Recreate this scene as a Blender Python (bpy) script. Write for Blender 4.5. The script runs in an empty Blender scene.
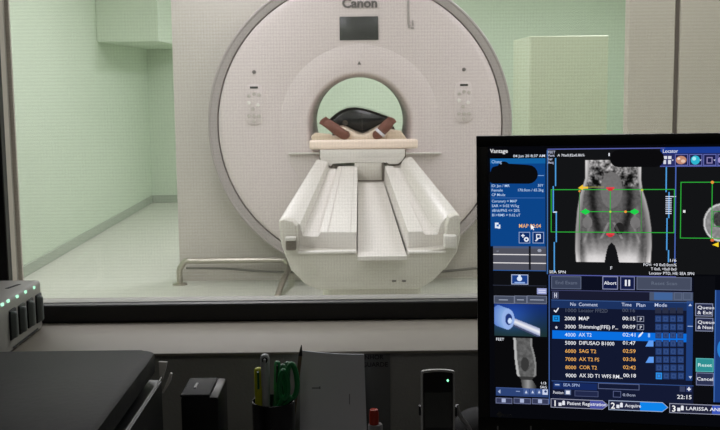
import bpy, bmesh, math, random
from mathutils import Vector, Matrix, noise
random.seed(7)
sc = bpy.context.scene
col = sc.collection
F = 1050.0                                    # focal length in pixels of the 720 x 430 frame
CAM = Vector((0, 0, 1.37))
PITCH, ROLL = math.atan(133 / F), 0.0115
_f = Vector((0, math.cos(PITCH), -math.sin(PITCH)))
_R = Vector((1, 0, 0)); _U = Vector((0, math.sin(PITCH), math.cos(PITCH)))
CR = math.cos(ROLL) * _R - math.sin(ROLL) * _U
CU = math.sin(ROLL) * _R + math.cos(ROLL) * _U

def ray(x, y): return CR * ((x - 360) / F) - CU * ((y - 215) / F) + _f
def at(x, y, Y):                               # the point at depth Y seen at a pixel
    d = ray(x, y); return CAM + d * (Y / d.y)
def at_x(x, y, X):
    d = ray(x, y); return CAM + d * (X / d.x)
def at_z(x, y, Z):
    d = ray(x, y); return CAM + d * ((Z - CAM.z) / d.z)

# ------------------------------------------------------------------ materials
def lin(c):
    c = c / 255.0
    return c / 12.92 if c <= 0.04045 else ((c + 0.055) / 1.055) ** 2.4
def rgb(h):
    if isinstance(h, str):
        h = h.lstrip('#'); h = [int(h[i:i + 2], 16) for i in (0, 2, 4)]
    return (lin(h[0]), lin(h[1]), lin(h[2]), 1)

def mat(name, c, rough=0.5, metal=0.0, var=0.05, scale=8.0, bump=0.0, spec=0.5, coat=0.0):
    m = bpy.data.materials.new(name); m.use_nodes = True
    nt = m.node_tree; b = nt.nodes['Principled BSDF']
    b.inputs['Roughness'].default_value = rough; b.inputs['Metallic'].default_value = metal
    b.inputs['Specular IOR Level'].default_value = spec; b.inputs['Coat Weight'].default_value = coat
    tc = nt.nodes.new('ShaderNodeTexCoord'); nz = nt.nodes.new('ShaderNodeTexNoise')
    nz.inputs['Scale'].default_value = scale; nz.inputs['Detail'].default_value = 4
    nt.links.new(tc.outputs['Object'], nz.inputs['Vector'])
    mx = nt.nodes.new('ShaderNodeMix'); mx.data_type = 'RGBA'
    C = rgb(c)
    mx.inputs[6].default_value = tuple(v * (1 - var) for v in C[:3]) + (1,)
    mx.inputs[7].default_value = tuple(min(1, v * (1 + var)) for v in C[:3]) + (1,)
    nt.links.new(nz.outputs['Fac'], mx.inputs[0]); nt.links.new(mx.outputs[2], b.inputs['Base Color'])
    if bump:
        bp = nt.nodes.new('ShaderNodeBump'); bp.inputs['Strength'].default_value = bump; bp.inputs['Distance'].default_value = 0.002
        n2 = nt.nodes.new('ShaderNodeTexNoise'); n2.inputs['Scale'].default_value = scale * 40
        nt.links.new(tc.outputs['Object'], n2.inputs['Vector']); nt.links.new(n2.outputs['Fac'], bp.inputs['Height'])
        nt.links.new(bp.outputs['Normal'], b.inputs['Normal'])
    return m

_em = {}
def em(h, s=1.0):
    k = (h, s)
    if k not in _em:
        m = bpy.data.materials.new('glow_' + h.strip('#')); m.use_nodes = True
        nt = m.node_tree; nt.nodes.clear()
        o = nt.nodes.new('ShaderNodeOutputMaterial'); e = nt.nodes.new('ShaderNodeEmission')
        e.inputs[0].default_value = rgb(h); e.inputs[1].default_value = s
        nt.links.new(e.outputs[0], o.inputs[0]); _em[k] = m
    return _em[k]
def em_attr():
    m = bpy.data.materials.new('screen_picture'); m.use_nodes = True
    nt = m.node_tree; nt.nodes.clear()
    o = nt.nodes.new('ShaderNodeOutputMaterial'); e = nt.nodes.new('ShaderNodeEmission'); a = nt.nodes.new('ShaderNodeAttribute')
    a.attribute_name = 'Col'; nt.links.new(a.outputs['Color'], e.inputs[0]); nt.links.new(e.outputs[0], o.inputs[0])
    return m

def pane_material():
    m = bpy.data.materials.new('shielded_glass'); m.use_nodes = True
    nt = m.node_tree; nt.nodes.clear(); N = nt.nodes.new; L = nt.links.new
    o = N('ShaderNodeOutputMaterial'); tr = N('ShaderNodeBsdfTransparent'); gl = N('ShaderNodeBsdfGlossy'); df = N('ShaderNodeBsdfDiffuse')
    gl.inputs['Roughness'].default_value = 0.03; df.inputs[0].default_value = (0.6, 0.6, 0.58, 1)
    tc = N('ShaderNodeTexCoord'); add = None
    for ax, sc_, di in (('X', 56, 1.2), ('Z', 49, 2.0)):
        w = N('ShaderNodeTexWave'); w.wave_type = 'BANDS'; w.bands_direction = ax
        w.inputs['Scale'].default_value = sc_; w.inputs['Distortion'].default_value = di; w.inputs['Detail'].default_value = 1; w.inputs['Detail Scale'].default_value = 0.05
        L(tc.outputs['Object'], w.inputs['Vector'])
        if add is None: add = w.outputs['Fac']
        else:
            a = N('ShaderNodeMath'); a.operation = 'ADD'; L(add, a.inputs[0]); L(w.outputs['Fac'], a.inputs[1]); add = a.outputs[0]
    mr = N('ShaderNodeMapRange'); mr.inputs['From Max'].default_value = 2; mr.inputs['To Min'].default_value = 0.925; mr.inputs['To Max'].default_value = 0.985
    L(add, mr.inputs['Value'])
    L(mr.outputs[0], tr.inputs[0])
    m1 = N('ShaderNodeMixShader'); m1.inputs[0].default_value = 0.09; L(tr.outputs[0], m1.inputs[1]); L(df.outputs[0], m1.inputs[2])
    m2 = N('ShaderNodeMixShader'); m2.inputs[0].default_value = 0.035; L(m1.outputs[0], m2.inputs[1]); L(gl.outputs[0], m2.inputs[2])
    L(m2.outputs[0], o.inputs[0]); return m

M = dict(
    mint=mat('mint_wall_paint', '#cbd9c4', 0.75, var=0.015, scale=1.5),
    mintdark=mat('mint_skirting', '#a9b3a3', 0.6, var=0.02),
    vinyl=mat('pale_vinyl_floor', '#cecfc4', 0.4, var=0.02, scale=3),
    ceil=mat('white_ceiling', '#ecebe6', 0.9, var=0.01),
    beige=mat('beige_wall_panel', '#c9c3bb', 0.7, var=0.02, scale=2),
    beige2=mat('taupe_wall_panel', '#c2bcae', 0.7, var=0.02, scale=2),
    gap=mat('panel_gap', '#6d655c', 0.8),
    sage=mat('sage_cabinet', '#c0c8ae', 0.5, var=0.02),
    gantry=mat('gantry_plastic', '#d8cdcb', 0.45, var=0.012, scale=3),
    gantry2=mat('gantry_inner_plastic', '#d2cdc6', 0.4, var=0.012, scale=3),
    band=mat('grey_trim_ring', '#a8a19e', 0.4, var=0.02),
    bore=mat('bore_liner', '#d5dcd4', 0.4, var=0.01),
    dark=mat('dark_display_glass', '#3c3e3c', 0.25, var=0.02),
    mark=mat('grey_printed_mark', '#6f6a68', 0.7),
    soft=mat('pale_grey_key', '#c2bcb5', 0.5),
    keywhite=mat('white_key', '#e6e2dc', 0.4),
    table=mat('table_white_plastic', '#d6d2cb', 0.4, var=0.012),
    table2=mat('table_grey_plastic', '#cdc9be', 0.45, var=0.012),
    cream=mat('cream_vinyl_pad', '#e6d3bb', 0.6, var=0.03),
    board=mat('ivory_end_board', '#f0ddcd', 0.45, var=0.01),
    cloth=mat('cream_cotton', '#e9d9c4', 0.9, var=0.05, scale=20, bump=0.3),
    skin=mat('brown_skin', '#7a4d40', 0.55, var=0.08, scale=12),
    hair=mat('black_hair', '#15110f', 0.6),
    band_white=mat('white_band', '#e4e6ef', 0.6),
    coil=mat('black_glossy_coil', '#121817', 0.14, var=0.1, scale=6, coat=0.3),
    steel=mat('brushed_steel', '#b7b2a6', 0.3, metal=0.85, var=0.03),
    cable=mat('grey_cable', '#7c7a73', 0.6),
    black=mat('black_frame', '#101010', 0.45),
    blackp=mat('black_plastic', '#0e0f10', 0.35, var=0.1),
    bezel=mat('black_bezel', '#08080a', 0.4, var=0.1),
    printer=mat('dark_grey_lid', '#1f211f', 0.6, var=0.05, scale=3, bump=0.15, spec=0.2),
    glossy=mat('glossy_grey_plate', '#29292a', 0.6, spec=0.15),
    edge=mat('mid_grey_plastic', '#8d8d8c', 0.4),
    ledge=mat('beige_ledge', '#948e82', 0.55, var=0.04, scale=5),
    jamb=mat('beige_jamb', '#dfd7ca', 0.6, var=0.02),
    sill=mat('pale_sill', '#96948c', 0.5, var=0.02),
    panel=mat('charcoal_panel', '#9e9e99', 0.85, var=0.04, scale=6, bump=0.3),
    ctrlwall=mat('control_room_wall', '#8f8a82', 0.9),
    carpet=mat('dark_floor', '#4a4a4a', 0.9),
    desk=mat('grey_desk', '#6b6a67', 0.6),
    dock=mat('grey_dock_plastic', '#a7a69f', 0.5, var=0.03),
    dockdark=mat('dark_dock_slot', '#23282a', 0.5),
    tab=mat('grey_module', '#6f7674', 0.45),
    paper=mat('white_paper', '#d8dbe0', 0.9, var=0.03, scale=4),
    notice=mat('grey_notice_paper', '#6b6d6b', 0.9, var=0.02),
    ink=mat('black_ink', '#1c1c1c', 0.9),
    faint=mat('faint_pencil_line', '#8f9298', 0.9),
    yellow=mat('yellow_plastic', '#b9bd1c', 0.4),
    green=mat('green_plastic', '#1a7840', 0.35),
    greend=mat('dark_green_plastic', '#1c5f38', 0.35),
    silver=mat('silver_plastic', '#b9bab8', 0.35, metal=0.4),
    clear=mat('pale_grey_plastic', '#a9adab', 0.3),
    red=mat('red_plastic', '#a8301c', 0.45),
    white=mat('white_plastic', '#d9d6d0', 0.5),
    wood=mat('pencil_wood', '#6d5a48', 0.7),
    pane=pane_material(), pic=em_attr(),
)

# ------------------------------------------------------------------ builders
ORG = {}
def base(bm):
    xs = [v.co.x for v in bm.verts]; ys = [v.co.y for v in bm.verts]; zs = [v.co.z for v in bm.verts]
    return Vector(((min(xs) + max(xs)) / 2, (min(ys) + max(ys)) / 2, min(zs)))
def finish(bm, ang=0.6):
    bmesh.ops.recalc_face_normals(bm, faces=bm.faces)
    for f in bm.faces: f.smooth = True
    for e in bm.edges:
        if len(e.link_faces) == 2 and e.calc_face_angle(0) > ang: e.smooth = False
def obj(name, bm, m, parent=None, ang=0.6, norm=True):
    if norm: finish(bm, ang)
    o0 = ORG[parent.name] if parent else base(bm)
    bmesh.ops.translate(bm, vec=-o0, verts=bm.verts)
    me = bpy.data.meshes.new(name); bm.to_mesh(me); bm.free()
    for x in (m if isinstance(m, (list, tuple)) else [m]): me.materials.append(x)
    o = bpy.data.objects.new(name, me); col.objects.link(o)
    if parent: o.parent = parent
    else: o.location = o0
    ORG[o.name] = o0
    return o
def tag(o, label=None, cat=None, group=None, kind=None):
    for k, v in (('label', label), ('category', cat), ('group', group), ('kind', kind)):
        if v: o[k] = v
    return o
def thing(name, loc, label, cat, group=None, kind=None):
    o = bpy.data.objects.new(name, None); col.objects.link(o); o.location = loc; o.empty_display_size = 0.05
    ORG[o.name] = Vector(loc); return tag(o, label, cat, group, kind)
def struct(name, bm, m, parent=None):
    o = obj(name, bm, m, parent)
    if not parent: o['kind'] = 'structure'
    return o
def nb(): return bmesh.new()
def box(bm, a, b, bev=0.0, seg=2):
    a, b = Vector(a), Vector(b)
    r = bmesh.ops.create_cube(bm, size=1.0)
    vs = r['verts']
    for v in vs:
        v.co = Vector((a.x if v.co.x < 0 else b.x, a.y if v.co.y < 0 else b.y, a.z if v.co.z < 0 else b.z))
    if bev:
        es = list({e for v in vs for e in v.link_edges})
        bmesh.ops.bevel(bm, geom=es, offset=bev, segments=seg, profile=0.5, affect='EDGES')
    return bm
def prism(bm, pts, ext, bev=0.0, seg=2):       # polygon (3-D points) pushed along ext
    n = len(pts); ext = Vector(ext)
    A = [bm.verts.new(Vector(p)) for p in pts]; B = [bm.verts.new(Vector(p) + ext) for p in pts]
    fs = [bm.faces.new(A), bm.faces.new(B[::-1])]
    for i in range(n): fs.append(bm.faces.new((A[i], B[i], B[(i + 1) % n], A[(i + 1) % n])))
    if bev:
        es = list({e for f in fs[:2] for e in f.edges})
        bmesh.ops.bevel(bm, geom=es, offset=bev, segments=seg, profile=0.5, affect='EDGES')
    return bm
def lathe(bm, prof, c, axis='Y', n=96, closed=False):   # prof: (r, along)
    rings = []
    for r, h in prof:
        ring = []
        for i in range(n):
            t = 2 * math.pi * i / n; u, w = r * math.cos(t), r * math.sin(t)
            ring.append(bm.verts.new(Vector(c) + (Vector((u, h, w)) if axis == 'Y' else Vector((u, w, h)))))
        rings.append(ring)
    m = len(rings)
    for k in range(m if closed else m - 1):
        a, b = rings[k], rings[(k + 1) % m]
        for i in range(n): bm.faces.new((a[i], a[(i + 1) % n], b[(i + 1) % n], b[i]))
    if not closed:
        for ring in (rings[0], rings[-1]):
            try: bm.faces.new(ring)
            except Exception: pass
    return bm
def tube(bm, pts, r, n=12, cap=True):
    pts = [Vector(p) for p in pts]; rs = r if isinstance(r, (list, tuple)) else [r] * len(pts)
    rings = []; up = None
    for i, p in enumerate(pts):
        d = (pts[min(i + 1, len(pts) - 1)] - pts[max(i - 1, 0)]).normalized()
        if up is None:
            up = Vector((0, 0, 1)) if abs(d.z) < 0.9 else Vector((1, 0, 0))
        u = d.cross(up).normalized(); w = u.cross(d).normalized(); up = w
        rings.append([bm.verts.new(p + (u * math.cos(2 * math.pi * k / n) + w * math.sin(2 * math.pi * k / n)) * rs[i]) for k in range(n)])
    for a, b in zip(rings, rings[1:]):
        for k in range(n): bm.faces.new((a[k], a[(k + 1) % n], b[(k + 1) % n], b[k]))
    if cap: bm.faces.new(rings[0]); bm.faces.new(rings[-1][::-1])
    return bm
def smooth_path(pts, k=6):
    pts = [Vector(p) for p in pts]; P = [pts[0]] + pts + [pts[-1]]; out = []
    for i in range(1, len(P) - 2):
        for j in range(k):
            t = j / k; a, b, c, d = P[i - 1:i + 3]
            out.append(0.5 * ((2 * b) + (c - a) * t + (2 * a - 5 * b + 4 * c - d) * t * t + (3 * b - a - 3 * c + d) * t ** 3))
    out.append(pts[-1]); return out
def text_mesh(s, size, align='LEFT', bold=0.0, extrude=0.0, shear=0.0, res=3):
    cu = bpy.data.curves.new('t', 'FONT'); cu.body = s; cu.size = size; cu.align_x = align; cu.offset = bold * size
    cu.extrude = extrude; cu.resolution_u = res; cu.shear = shear
    o = bpy.data.objects.new('t', cu); col.objects.link(o)
    bpy.context.view_layer.update()
    me = bpy.data.meshes.new_from_object(o.evaluated_get(bpy.context.evaluated_depsgraph_get()))
    bpy.data.objects.remove(o); bpy.data.curves.remove(cu)
    return me
def add_text(bm, s, size, mw, align='LEFT', bold=0.0, extrude=0.0, width=None, mi=0, res=3):
    me = text_mesh(s, size, align, bold, extrude, res=res)
    if width and len(me.vertices):
        xs = [v.co.x for v in me.vertices]; k = width / max(1e-6, max(xs) - min(xs))
        for v in me.vertices: v.co.x *= k
    me.transform(mw)
    n0 = len(bm.faces); bm.from_mesh(me); bm.faces.ensure_lookup_table()
    for f in bm.faces[n0:]: f.material_index = mi
    bpy.data.meshes.remove(me)

# ------------------------------------------------------------------ the two rooms
XL, XR, YB = -2.43, 3.2, 12.2
YW0, YW1 = 1.938, 1.992                           # window wall
struct('floor', box(nb(), (XL - .1, 1.992, -.1), (XR + .1, YB + .1, 0)), M['vinyl'])
struct('floor', box(nb(), (XL - .1, -1.8, -.1), (XR + .1, 1.992, 0)), M['carpet']).name = 'floor_control'
struct('ceiling', box(nb(), (XL - .1, 1.992, 2.75), (XR + .1, YB + .1, 2.85)), M['ceil'])
struct('ceiling_control', box(nb(), (XL - .1, -1.8, 2.75), (XR + .1, 1.992, 2.85)), M['ctrlwall'])
struct('wall_left', box(nb(), (XL - .1, 1.992, 0), (XL, YB, 2.75)), M['mint'])
struct('wall_far', box(nb(), (XL - .1, YB, 0), (XR + .1, YB + .1, 2.75)), M['mint'])
struct('wall_right', box(nb(), (XR, 1.992, 0), (XR + .1, YB, 2.75)), M['mint'])
struct('wall_left_control', box(nb(), (XL - .1, -1.8, 0), (XL, 1.992, 2.75)), M['ctrlwall'])
struct('wall_right_control', box(nb(), (XR, -1.8, 0), (XR + .1, 1.992, 2.75)), M['ctrlwall'])
struct('wall_rear', box(nb(), (XL, -1.8, 0), (XR, -1.7, 2.75)), M['ctrlwall'])
bm = nb(); box(bm, (XL, 1.992, 0), (XL + .012, YB, .085), .004, 1)
struct('baseboard_left', bm, M['mintdark'])
bm = nb(); box(bm, (XL + .012, YB - .012, 0), (XR, YB, .085), .004, 1)
struct('baseboard_far', bm, M['mintdark'])
# boxed-in duct hanging in the far left corner
a = at(99, 42, 9.9); b = at(159, 42, 9.9)
bm = nb(); box(bm, (XL, 9.9, a.z), (b.x, YB, 2.75), .006, 1)
struct('wall_duct_box', bm, M['mint'])
# panel wall standing round the scanner, cut out for the round front
GC = at(360, 125, 7.0); GX, GZ = GC.x, GC.z
pl = at(177.5, 200, 7.24).x
pts = [(pl, 7.24, 0), (pl, 7.24, 2.6)]
pts += [(GX - .4, 7.24, 2.6)]
for k in range(0, 33):
    t = math.radians(118 + k * (327.7 - 118) / 32)
    pts.append((GX + .975 * math.cos(t), 7.24, GZ + .975 * math.sin(t)))
pts += [(GX + .8241, 7.24, GZ - .521), (GX + 1.02, 7.24, GZ - .521), (GX + 1.02, 7.24, 0)]
struct('wall_partition', prism(nb(), pts, (0, .07, 0)), M['beige'])
# near right: tall wall panels with a dark joint
p0, p1, p2 = at(628.5, 60, 5.0).x, at(674.5, 60, 5.0).x, at(679.5, 60, 5.0).x
bm = nb(); box(bm, (p0, 5.0, 0), (p1, 5.08, 2.75), .004, 1); box(bm, (p2, 5.0, 0), (XR, 5.08, 2.75), .004, 1)
struct('wall_right_panels', bm, M['beige2'])
struct('trim_1', box(nb(), (p1, 5.02, 0), (p2, 5.07, 2.75)), M['gap'])

# window wall between the rooms
wl = at(6.5, 200, YW0).x; wr, wt, wb = 1.15, 2.05, at(357, 301, YW0).z
lz = at(350, 350.5, 1.70).z
fo = wl - .07
struct('wall_front_left', box(nb(), (XL, YW0 + .01, 0), (fo, YW1, 2.75)), M['ceil'])
struct('wall_front_right', box(nb(), (wr + .07, YW0 + .01, 0), (XR, YW1, 2.75)), M['ceil'])
struct('wall_front_top', box(nb(), (fo, YW0 + .01, wt + .07), (wr + .07, YW1, 2.75)), M['ceil'])
struct('wall_front_low', box(nb(), (fo, 1.704, 0), (wr + .07, YW1, lz - .005)), M['panel'])
win = thing('window_1', (0, YW0, lz), None, None, kind='structure')
bm = nb()
for q in (((fo, YW0 - .012, lz), (wl, YW0 + .012, wt + .07)), ((wr, YW0 - .012, lz), (wr + .07, YW0 + .012, wt + .07)),
          ((wl, YW0 - .012, lz), (wr, YW0 + .012, wb)), ((wl, YW0 - .012, wt), (wr, YW0 + .012, wt + .07))): box(bm, *q, .002, 1)
obj('window_frame', bm, M['black'], win)
YG = 1.965
bm = nb()
for q in (((fo, YW0 + .0125, lz), (wl - .0005, YW1, wt + .05)), ((wr, YW0 + .0125, lz), (wr + .07, YW1, wt + .05))): box(bm, *q)
box(bm, (wl, 1.984, wb), (wl + .007, YW1, wt), .001, 1)
obj('window_jamb', bm, M['jamb'], win)
bm = nb(); box(bm, (wl, YW0 + .0125, lz), (wr, YW1, wb + .001)); obj('window_sill', bm, M['sill'], win)
bm = nb(); box(bm, (wl, 1.974, wb + .002), (wr, 1.980, wt)); obj('glass_pane', bm, M['pane'], win)
bm = nb(); box(bm, (fo, 1.695, lz - .005), (wr + .07, YW0 - .012, lz), .0015, 2); struct('trim_ledge', bm, M['ledge'])

# ------------------------------------------------------------------ far room: cabinet
c0 = at(530, 36, 9.8); c1 = at(609, 36, 9.8)
cab = thing('storage_cabinet', ((c0.x + c1.x) / 2, 9.8, 0), 'tall pale sage cabinet standing before the far mint green wall', 'cabinet')
bm = nb(); box(bm, (c0.x, 9.83, 0), (c1.x, 10.85, c0.z), .006, 1); obj('cabinet_body', bm, M['sage'], cab)
bm = nb(); box(bm, (c0.x + .004, 9.80, .06), (c1.x - .004, 9.826, c0.z - .004), .005, 1); obj('cabinet_door', bm, M['sage'], cab)

# ------------------------------------------------------------------ the scanner
G = thing('scanner_gantry', (GX, 7.0, 0), 'white round front of the magnetic resonance scanner with an open bore', 'scanner')
c = (GX, 0, GZ)
prof = [(.415, 7.06), (.415, 6.988), (.417, 6.986), (.527, 6.986), (.530, 6.9868), (.533, 6.986), (.90, 6.986), (.925, 6.990), (.939, 7.0), (.943, 7.02), (.943, 7.08), (.415, 7.08)]
obj('front_cover', lathe(nb(), prof, c, n=128, closed=True), M['gantry'], G)
prof = [(.945, 7.012), (.950, 6.998), (.962, 6.993), (.990, 6.993), (.998, 6.986), (1.006, 6.987), (1.010, 6.995), (1.012, 7.03), (1.008, 7.085), (.945, 7.085)]
obj('trim_ring', lathe(nb(), prof, c, n=128, closed=True), M['band'], G)
cb_ = (GX, 0, GZ - .007)
prof = [(.326, 7.14), (.330, 7.06), (.336, 7.02), (.343, 7.0), (.352, 6.990), (.366, 6.9864), (.424, 6.9870), (.424, 7.05), (.375, 7.085), (.375, 8.40), (.36, 8.40), (.345, 8.3), (.325, 8.0), (.324, 7.3)]
obj('bore_liner', lathe(nb(), prof, cb_, n=128, closed=True), M['gantry'], G)
prof = [(.39, 7.17), (.95, 7.17), (.95, 8.3), (.90, 8.38), (.39, 8.4)]
obj('magnet_housing', lathe(nb(), prof, c, n=96, closed=True), M['gantry2'], G)
bm = nb(); box(bm, (GX - .55, 7.36, 0), (GX + .55, 8.2, GZ - .80), .02); obj('support_foot', bm, M['gantry2'], G)
YF = 6.984
def face_box(bm, x0, y0, x1, y1, d=.006, bev=.002, Y=YF):
    a = at(x0, y1, Y); b = at(x1, y0, Y); return box(bm, (a.x, Y - d, a.z), (b.x, Y + .012, b.z), bev, 2)
disp = obj('status_display', face_box(nb(), 339.8, 16.3, 378.2, 40.3), M['dark'], G)
bm = nb(); p = at(342, 7.6, YF)
add_text(bm, 'Canon', 0.082, Matrix.Translation((p.x, YF - .004, p.z)) @ Matrix.Rotation(math.pi / 2, 4, 'X'), bold=.035, extrude=.002, width=34.5 / 1050 * 7)
obj('brand_lettering', bm, M['mark'], G)
bm = nb(); face_box(bm, 407.3, -6, 409.4, 25, .003, .0005); face_box(bm, 408, 25, 410.5, 28, .003, .0005); face_box(bm, 412, 20, 413.5, 26, .003, .0005); face_box(bm, 411, 27, 414, 29, .003, .0005)
obj('marking_strip', bm, M['band'], G)
bm = nb()
for x, y in ((359.3, 63), (361, 81)):
    YY = 6.985 if y < 70 else 7.03
    pts = [at(x - 2, y + 1.6, YY), at(x + 2, y + 1.6, YY), at(x, y - 2, YY)]
    if y < 70: prism(bm, [q - Vector((0, .004, 0)) for q in pts], (0, .012, 0))
obj('centre_mark', bm, M['mark'], G)
for cx, top in ((254, 72), (464, 69.5)):
    w, h0, h1 = 10, top + 12, top + 53
    pts = []
    for k in range(40):
        t = 2 * math.pi * k / 40
        px = cx + w * math.copysign(abs(math.cos(t)) ** .6, math.cos(t)); py = (h0 + h1) / 2 + (h1 - h0) / 2 * math.copysign(abs(math.sin(t)) ** .6, math.sin(t))
        pts.append(at(px, py, YF - .004))
    cp = obj('control_panel', prism(nb(), pts, (0, .012, 0), .0015, 2), M['gantry'], G)
    bm = nb(); face_box(bm, cx - 4, top + 14.4, cx + 4, top + 16.6, .007, .001); tag(obj('readout', bm, M['dark'], cp), 'small dark readout slot')
    for i, (dx, dy) in enumerate(((-5, 24), (0, 22), (5, 23), (-5, 31), (4, 33), (-5, 44), (0, 44), (5, 44), (0, 49), (-1, 37))):
        bm = nb(); p = at(cx + dx, top + dy, YF)
        lathe(bm, [(.011, YF - .0075), (.013, YF - .006), (.013, YF)], (p.x, 0, p.z), n=16)
        obj('key', bm, M['keywhite'] if (dx, dy) in ((-5, 31), (4, 33)) else M['soft'], cp)
    bm = nb(); p = at(cx, top, YF); lathe(bm, [(.006, YF - .006), (.012, YF - .004), (.013, YF + .004)], (p.x, 0, p.z), n=20)
    obj('microphone_dot', bm, M['mark'], G)
for xa, xb in ((289, 321), (399, 441)):
    a = at(xa, 154.5, 6.96); b = at(xb, 153.2, 6.96); obj('docking_lip', box(nb(), (a.x, 6.95, a.z), (b.x, 6.992, a.z + .012), .004), M['table'], G)

# ------------------------------------------------------------------ patient table
T = thing('patient_table', (.035, 5.0, 0), 'white scanner table with grooved trough running into the scanner bore', 'scanner table')
Y0, Y1 = 3.50, 6.66
PR = [(279, 221), (281, 219.8), (284, 219.3), (296, 222), (300, 224), (301.3, 227), (302, 237), (319, 237.5), (320, 232), (356.5, 232), (356.5, 272), (408, 272), (408, 231.3), (423, 231.3),
      (425, 235.5), (438, 235.5), (440, 224.5), (445, 218), (456, 214.5), (459, 215), (460.3, 217), (460, 238), (457, 252), (446, 267), (432, 280), (420, 286), (320, 288), (306, 284), (291, 270), (281, 243)]
bm = prism(nb(), [at(x, y, Y0) for x, y in PR], (0, Y1 - Y0, 0), .003, 2)
for v in bm.verts: v.co.z -= .03 * (v.co.y - Y0) / (Y1 - Y0)      # the trough drops a little towards the bore
obj('trough', bm, M['table'], T)
for xa, xb in ((298, 356), (408.5, 446)):
    a, b = at(xa, 252.6, 3.42), at(xb, 251, 3.42); bm = nb(); box(bm, (a.x, 3.414, b.z - .007), (b.x, 3.44, b.z + .001), .002, 2); obj('lip_highlight', bm, M['keywhite'], T)  # brighter white strip paints the light caught along the cap's top edge
PC = [(279, 221), (281, 219.8), (284, 219.3), (293, 221.5), (297, 226), (297.5, 252), (356.5, 252.5), (356.5, 258.5), (408, 258), (408, 251.5), (446.5, 250.5), (446.5, 226), (449, 217.5), (456, 214.5), (459, 215), (460.3, 217), (460, 238), (457, 252),
      (446, 268), (432, 281), (420, 289), (320, 290), (306, 285), (291, 270), (281, 243)]
obj('front_cap', prism(nb(), [at(x, y, 3.42) for x, y in PC], (0, .079, 0), .006, 3), M['table2'], T)
a = at(357.5, 258.6, 3.40); b = at(407, 256.5, 3.40)
zr = at(370, 182.5, 6.6).z
bm = nb(); prism(bm, [(a.x, 3.385, a.z - .004), (a.x, 3.385, a.z + .009), (a.x, 6.6, zr), (a.x, 6.6, zr - .01), (a.x, 3.45, a.z - .004)], (b.x - a.x, 0, 0), .003, 2); obj('channel_liner', bm, M['table'], T)
for xa, xb in ((327, 328.4), (350, 350.8), (414, 414.8)):
    p_, q_ = at(xa, 232, 3.5), at(xb, 232, 3.5); bm = nb(); box(bm, (p_.x, 3.505, p_.z - .004), (q_.x, 6.65, p_.z + .0012))
    for v in bm.verts: v.co.z -= .03 * (v.co.y - Y0) / (Y1 - Y0)
    obj('pad_seam', bm, M['soft'], T)
for x0, y0, x1, y1, mm in ((444, 235, 456.5, 248, 'table'), (286, 237, 296, 250, 'gap')):
    a = at(x0, y1, 3.40); b = at(x1, y0, 3.40); bm = nb(); box(bm, (a.x, 3.385, a.z), (b.x, 3.44, b.z), .005, 3); la = obj('latch', bm, M[mm], T)
    if mm == 'gap':
        tag(la, 'dark recessed latch')
        a = at(285.5, 240.5, 3.39); b = at(296, 236.5, 3.39); bm = nb(); box(bm, (a.x, 3.375, a.z), (b.x, 3.40, b.z), .003); obj('latch_cover', bm, M['table'], la)
for x in (394, 404):
    p = at(x, 281, 3.42); obj('switch', box(nb(), (p.x - .007, 3.416, p.z - .003), (p.x + .007, 3.43, p.z + .003), .001, 1), M['mark'], T)
bm = nb(); pa = at(318, 290, 3.8).x; box(bm, (-.14, 3.75, 0), (.22, 5.6, .66), .04, 3); obj('pedestal', bm, M['table2'], T)
bm = nb(); box(bm, (-.2, 3.6, 0), (.28, 5.8, .05), .02, 3); obj('base_plate', bm, M['table2'], T)
# sliding cradle reaching into the bore
cr = obj('cradle', box(nb(), (GX - .235, 6.76, .885), (GX + .235, 8.5, .935), .012), M['table'], T)
a = at(309.3, 149.8, 6.70); b = at(418, 140.6, 6.70); bm = nb(); box(bm, (a.x, 6.70, a.z), (b.x, 6.76, a.z + .060), .015, 4); obj('end_board', bm, M['board'], cr)
PB = [(320, 150), (320, 158), (323, 163.5), (331, 166.5), (333, 163), (352, 162.5), (387, 162), (389, 164.5), (398, 164), (402, 161), (405, 156), (405, 149.5)]
obj('cradle_end', prism(nb(), [at(x, y, 6.67) for x, y in PB], (0, .09, 0), .004, 2), M['table'], cr)
a = at(354.5, 181, 6.665); b = at(384, 162.5, 6.665); bm = nb(); box(bm, (a.x, 6.67, a.z), (b.x, 6.75, b.z), .006); tag(obj('keel', bm, M['table2'], cr), 'grey keel below the cradle end')
e0, e1 = b.x - .016, b.x
prism_pts = [(e1, 6.663, b.z), (e1, 6.663, a.z - .004), (a.x, 6.663, a.z - .004), (a.x, 6.663, a.z + .004), (e0, 6.663, a.z + .004), (e0, 6.663, b.z)]
bm = nb(); prism(bm, prism_pts, (0, .006, 0)); tag(obj('outline_strip', bm, M['gap'], cr), 'dark outline strip beside the keel')  # thin dark strip outlining the keel at its right and bottom
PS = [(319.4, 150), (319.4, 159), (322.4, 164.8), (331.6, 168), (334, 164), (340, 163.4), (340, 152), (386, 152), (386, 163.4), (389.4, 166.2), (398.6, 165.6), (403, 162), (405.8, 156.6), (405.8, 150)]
bm = prism(nb(), [at(x, y, 6.70) for x, y in PS], (0, .03, 0)); tag(obj('outline_strip', bm, M['gap'], cr), 'dark outline strip under the cradle end')  # slightly larger dark shape that outlines the cradle end from behind

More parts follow.
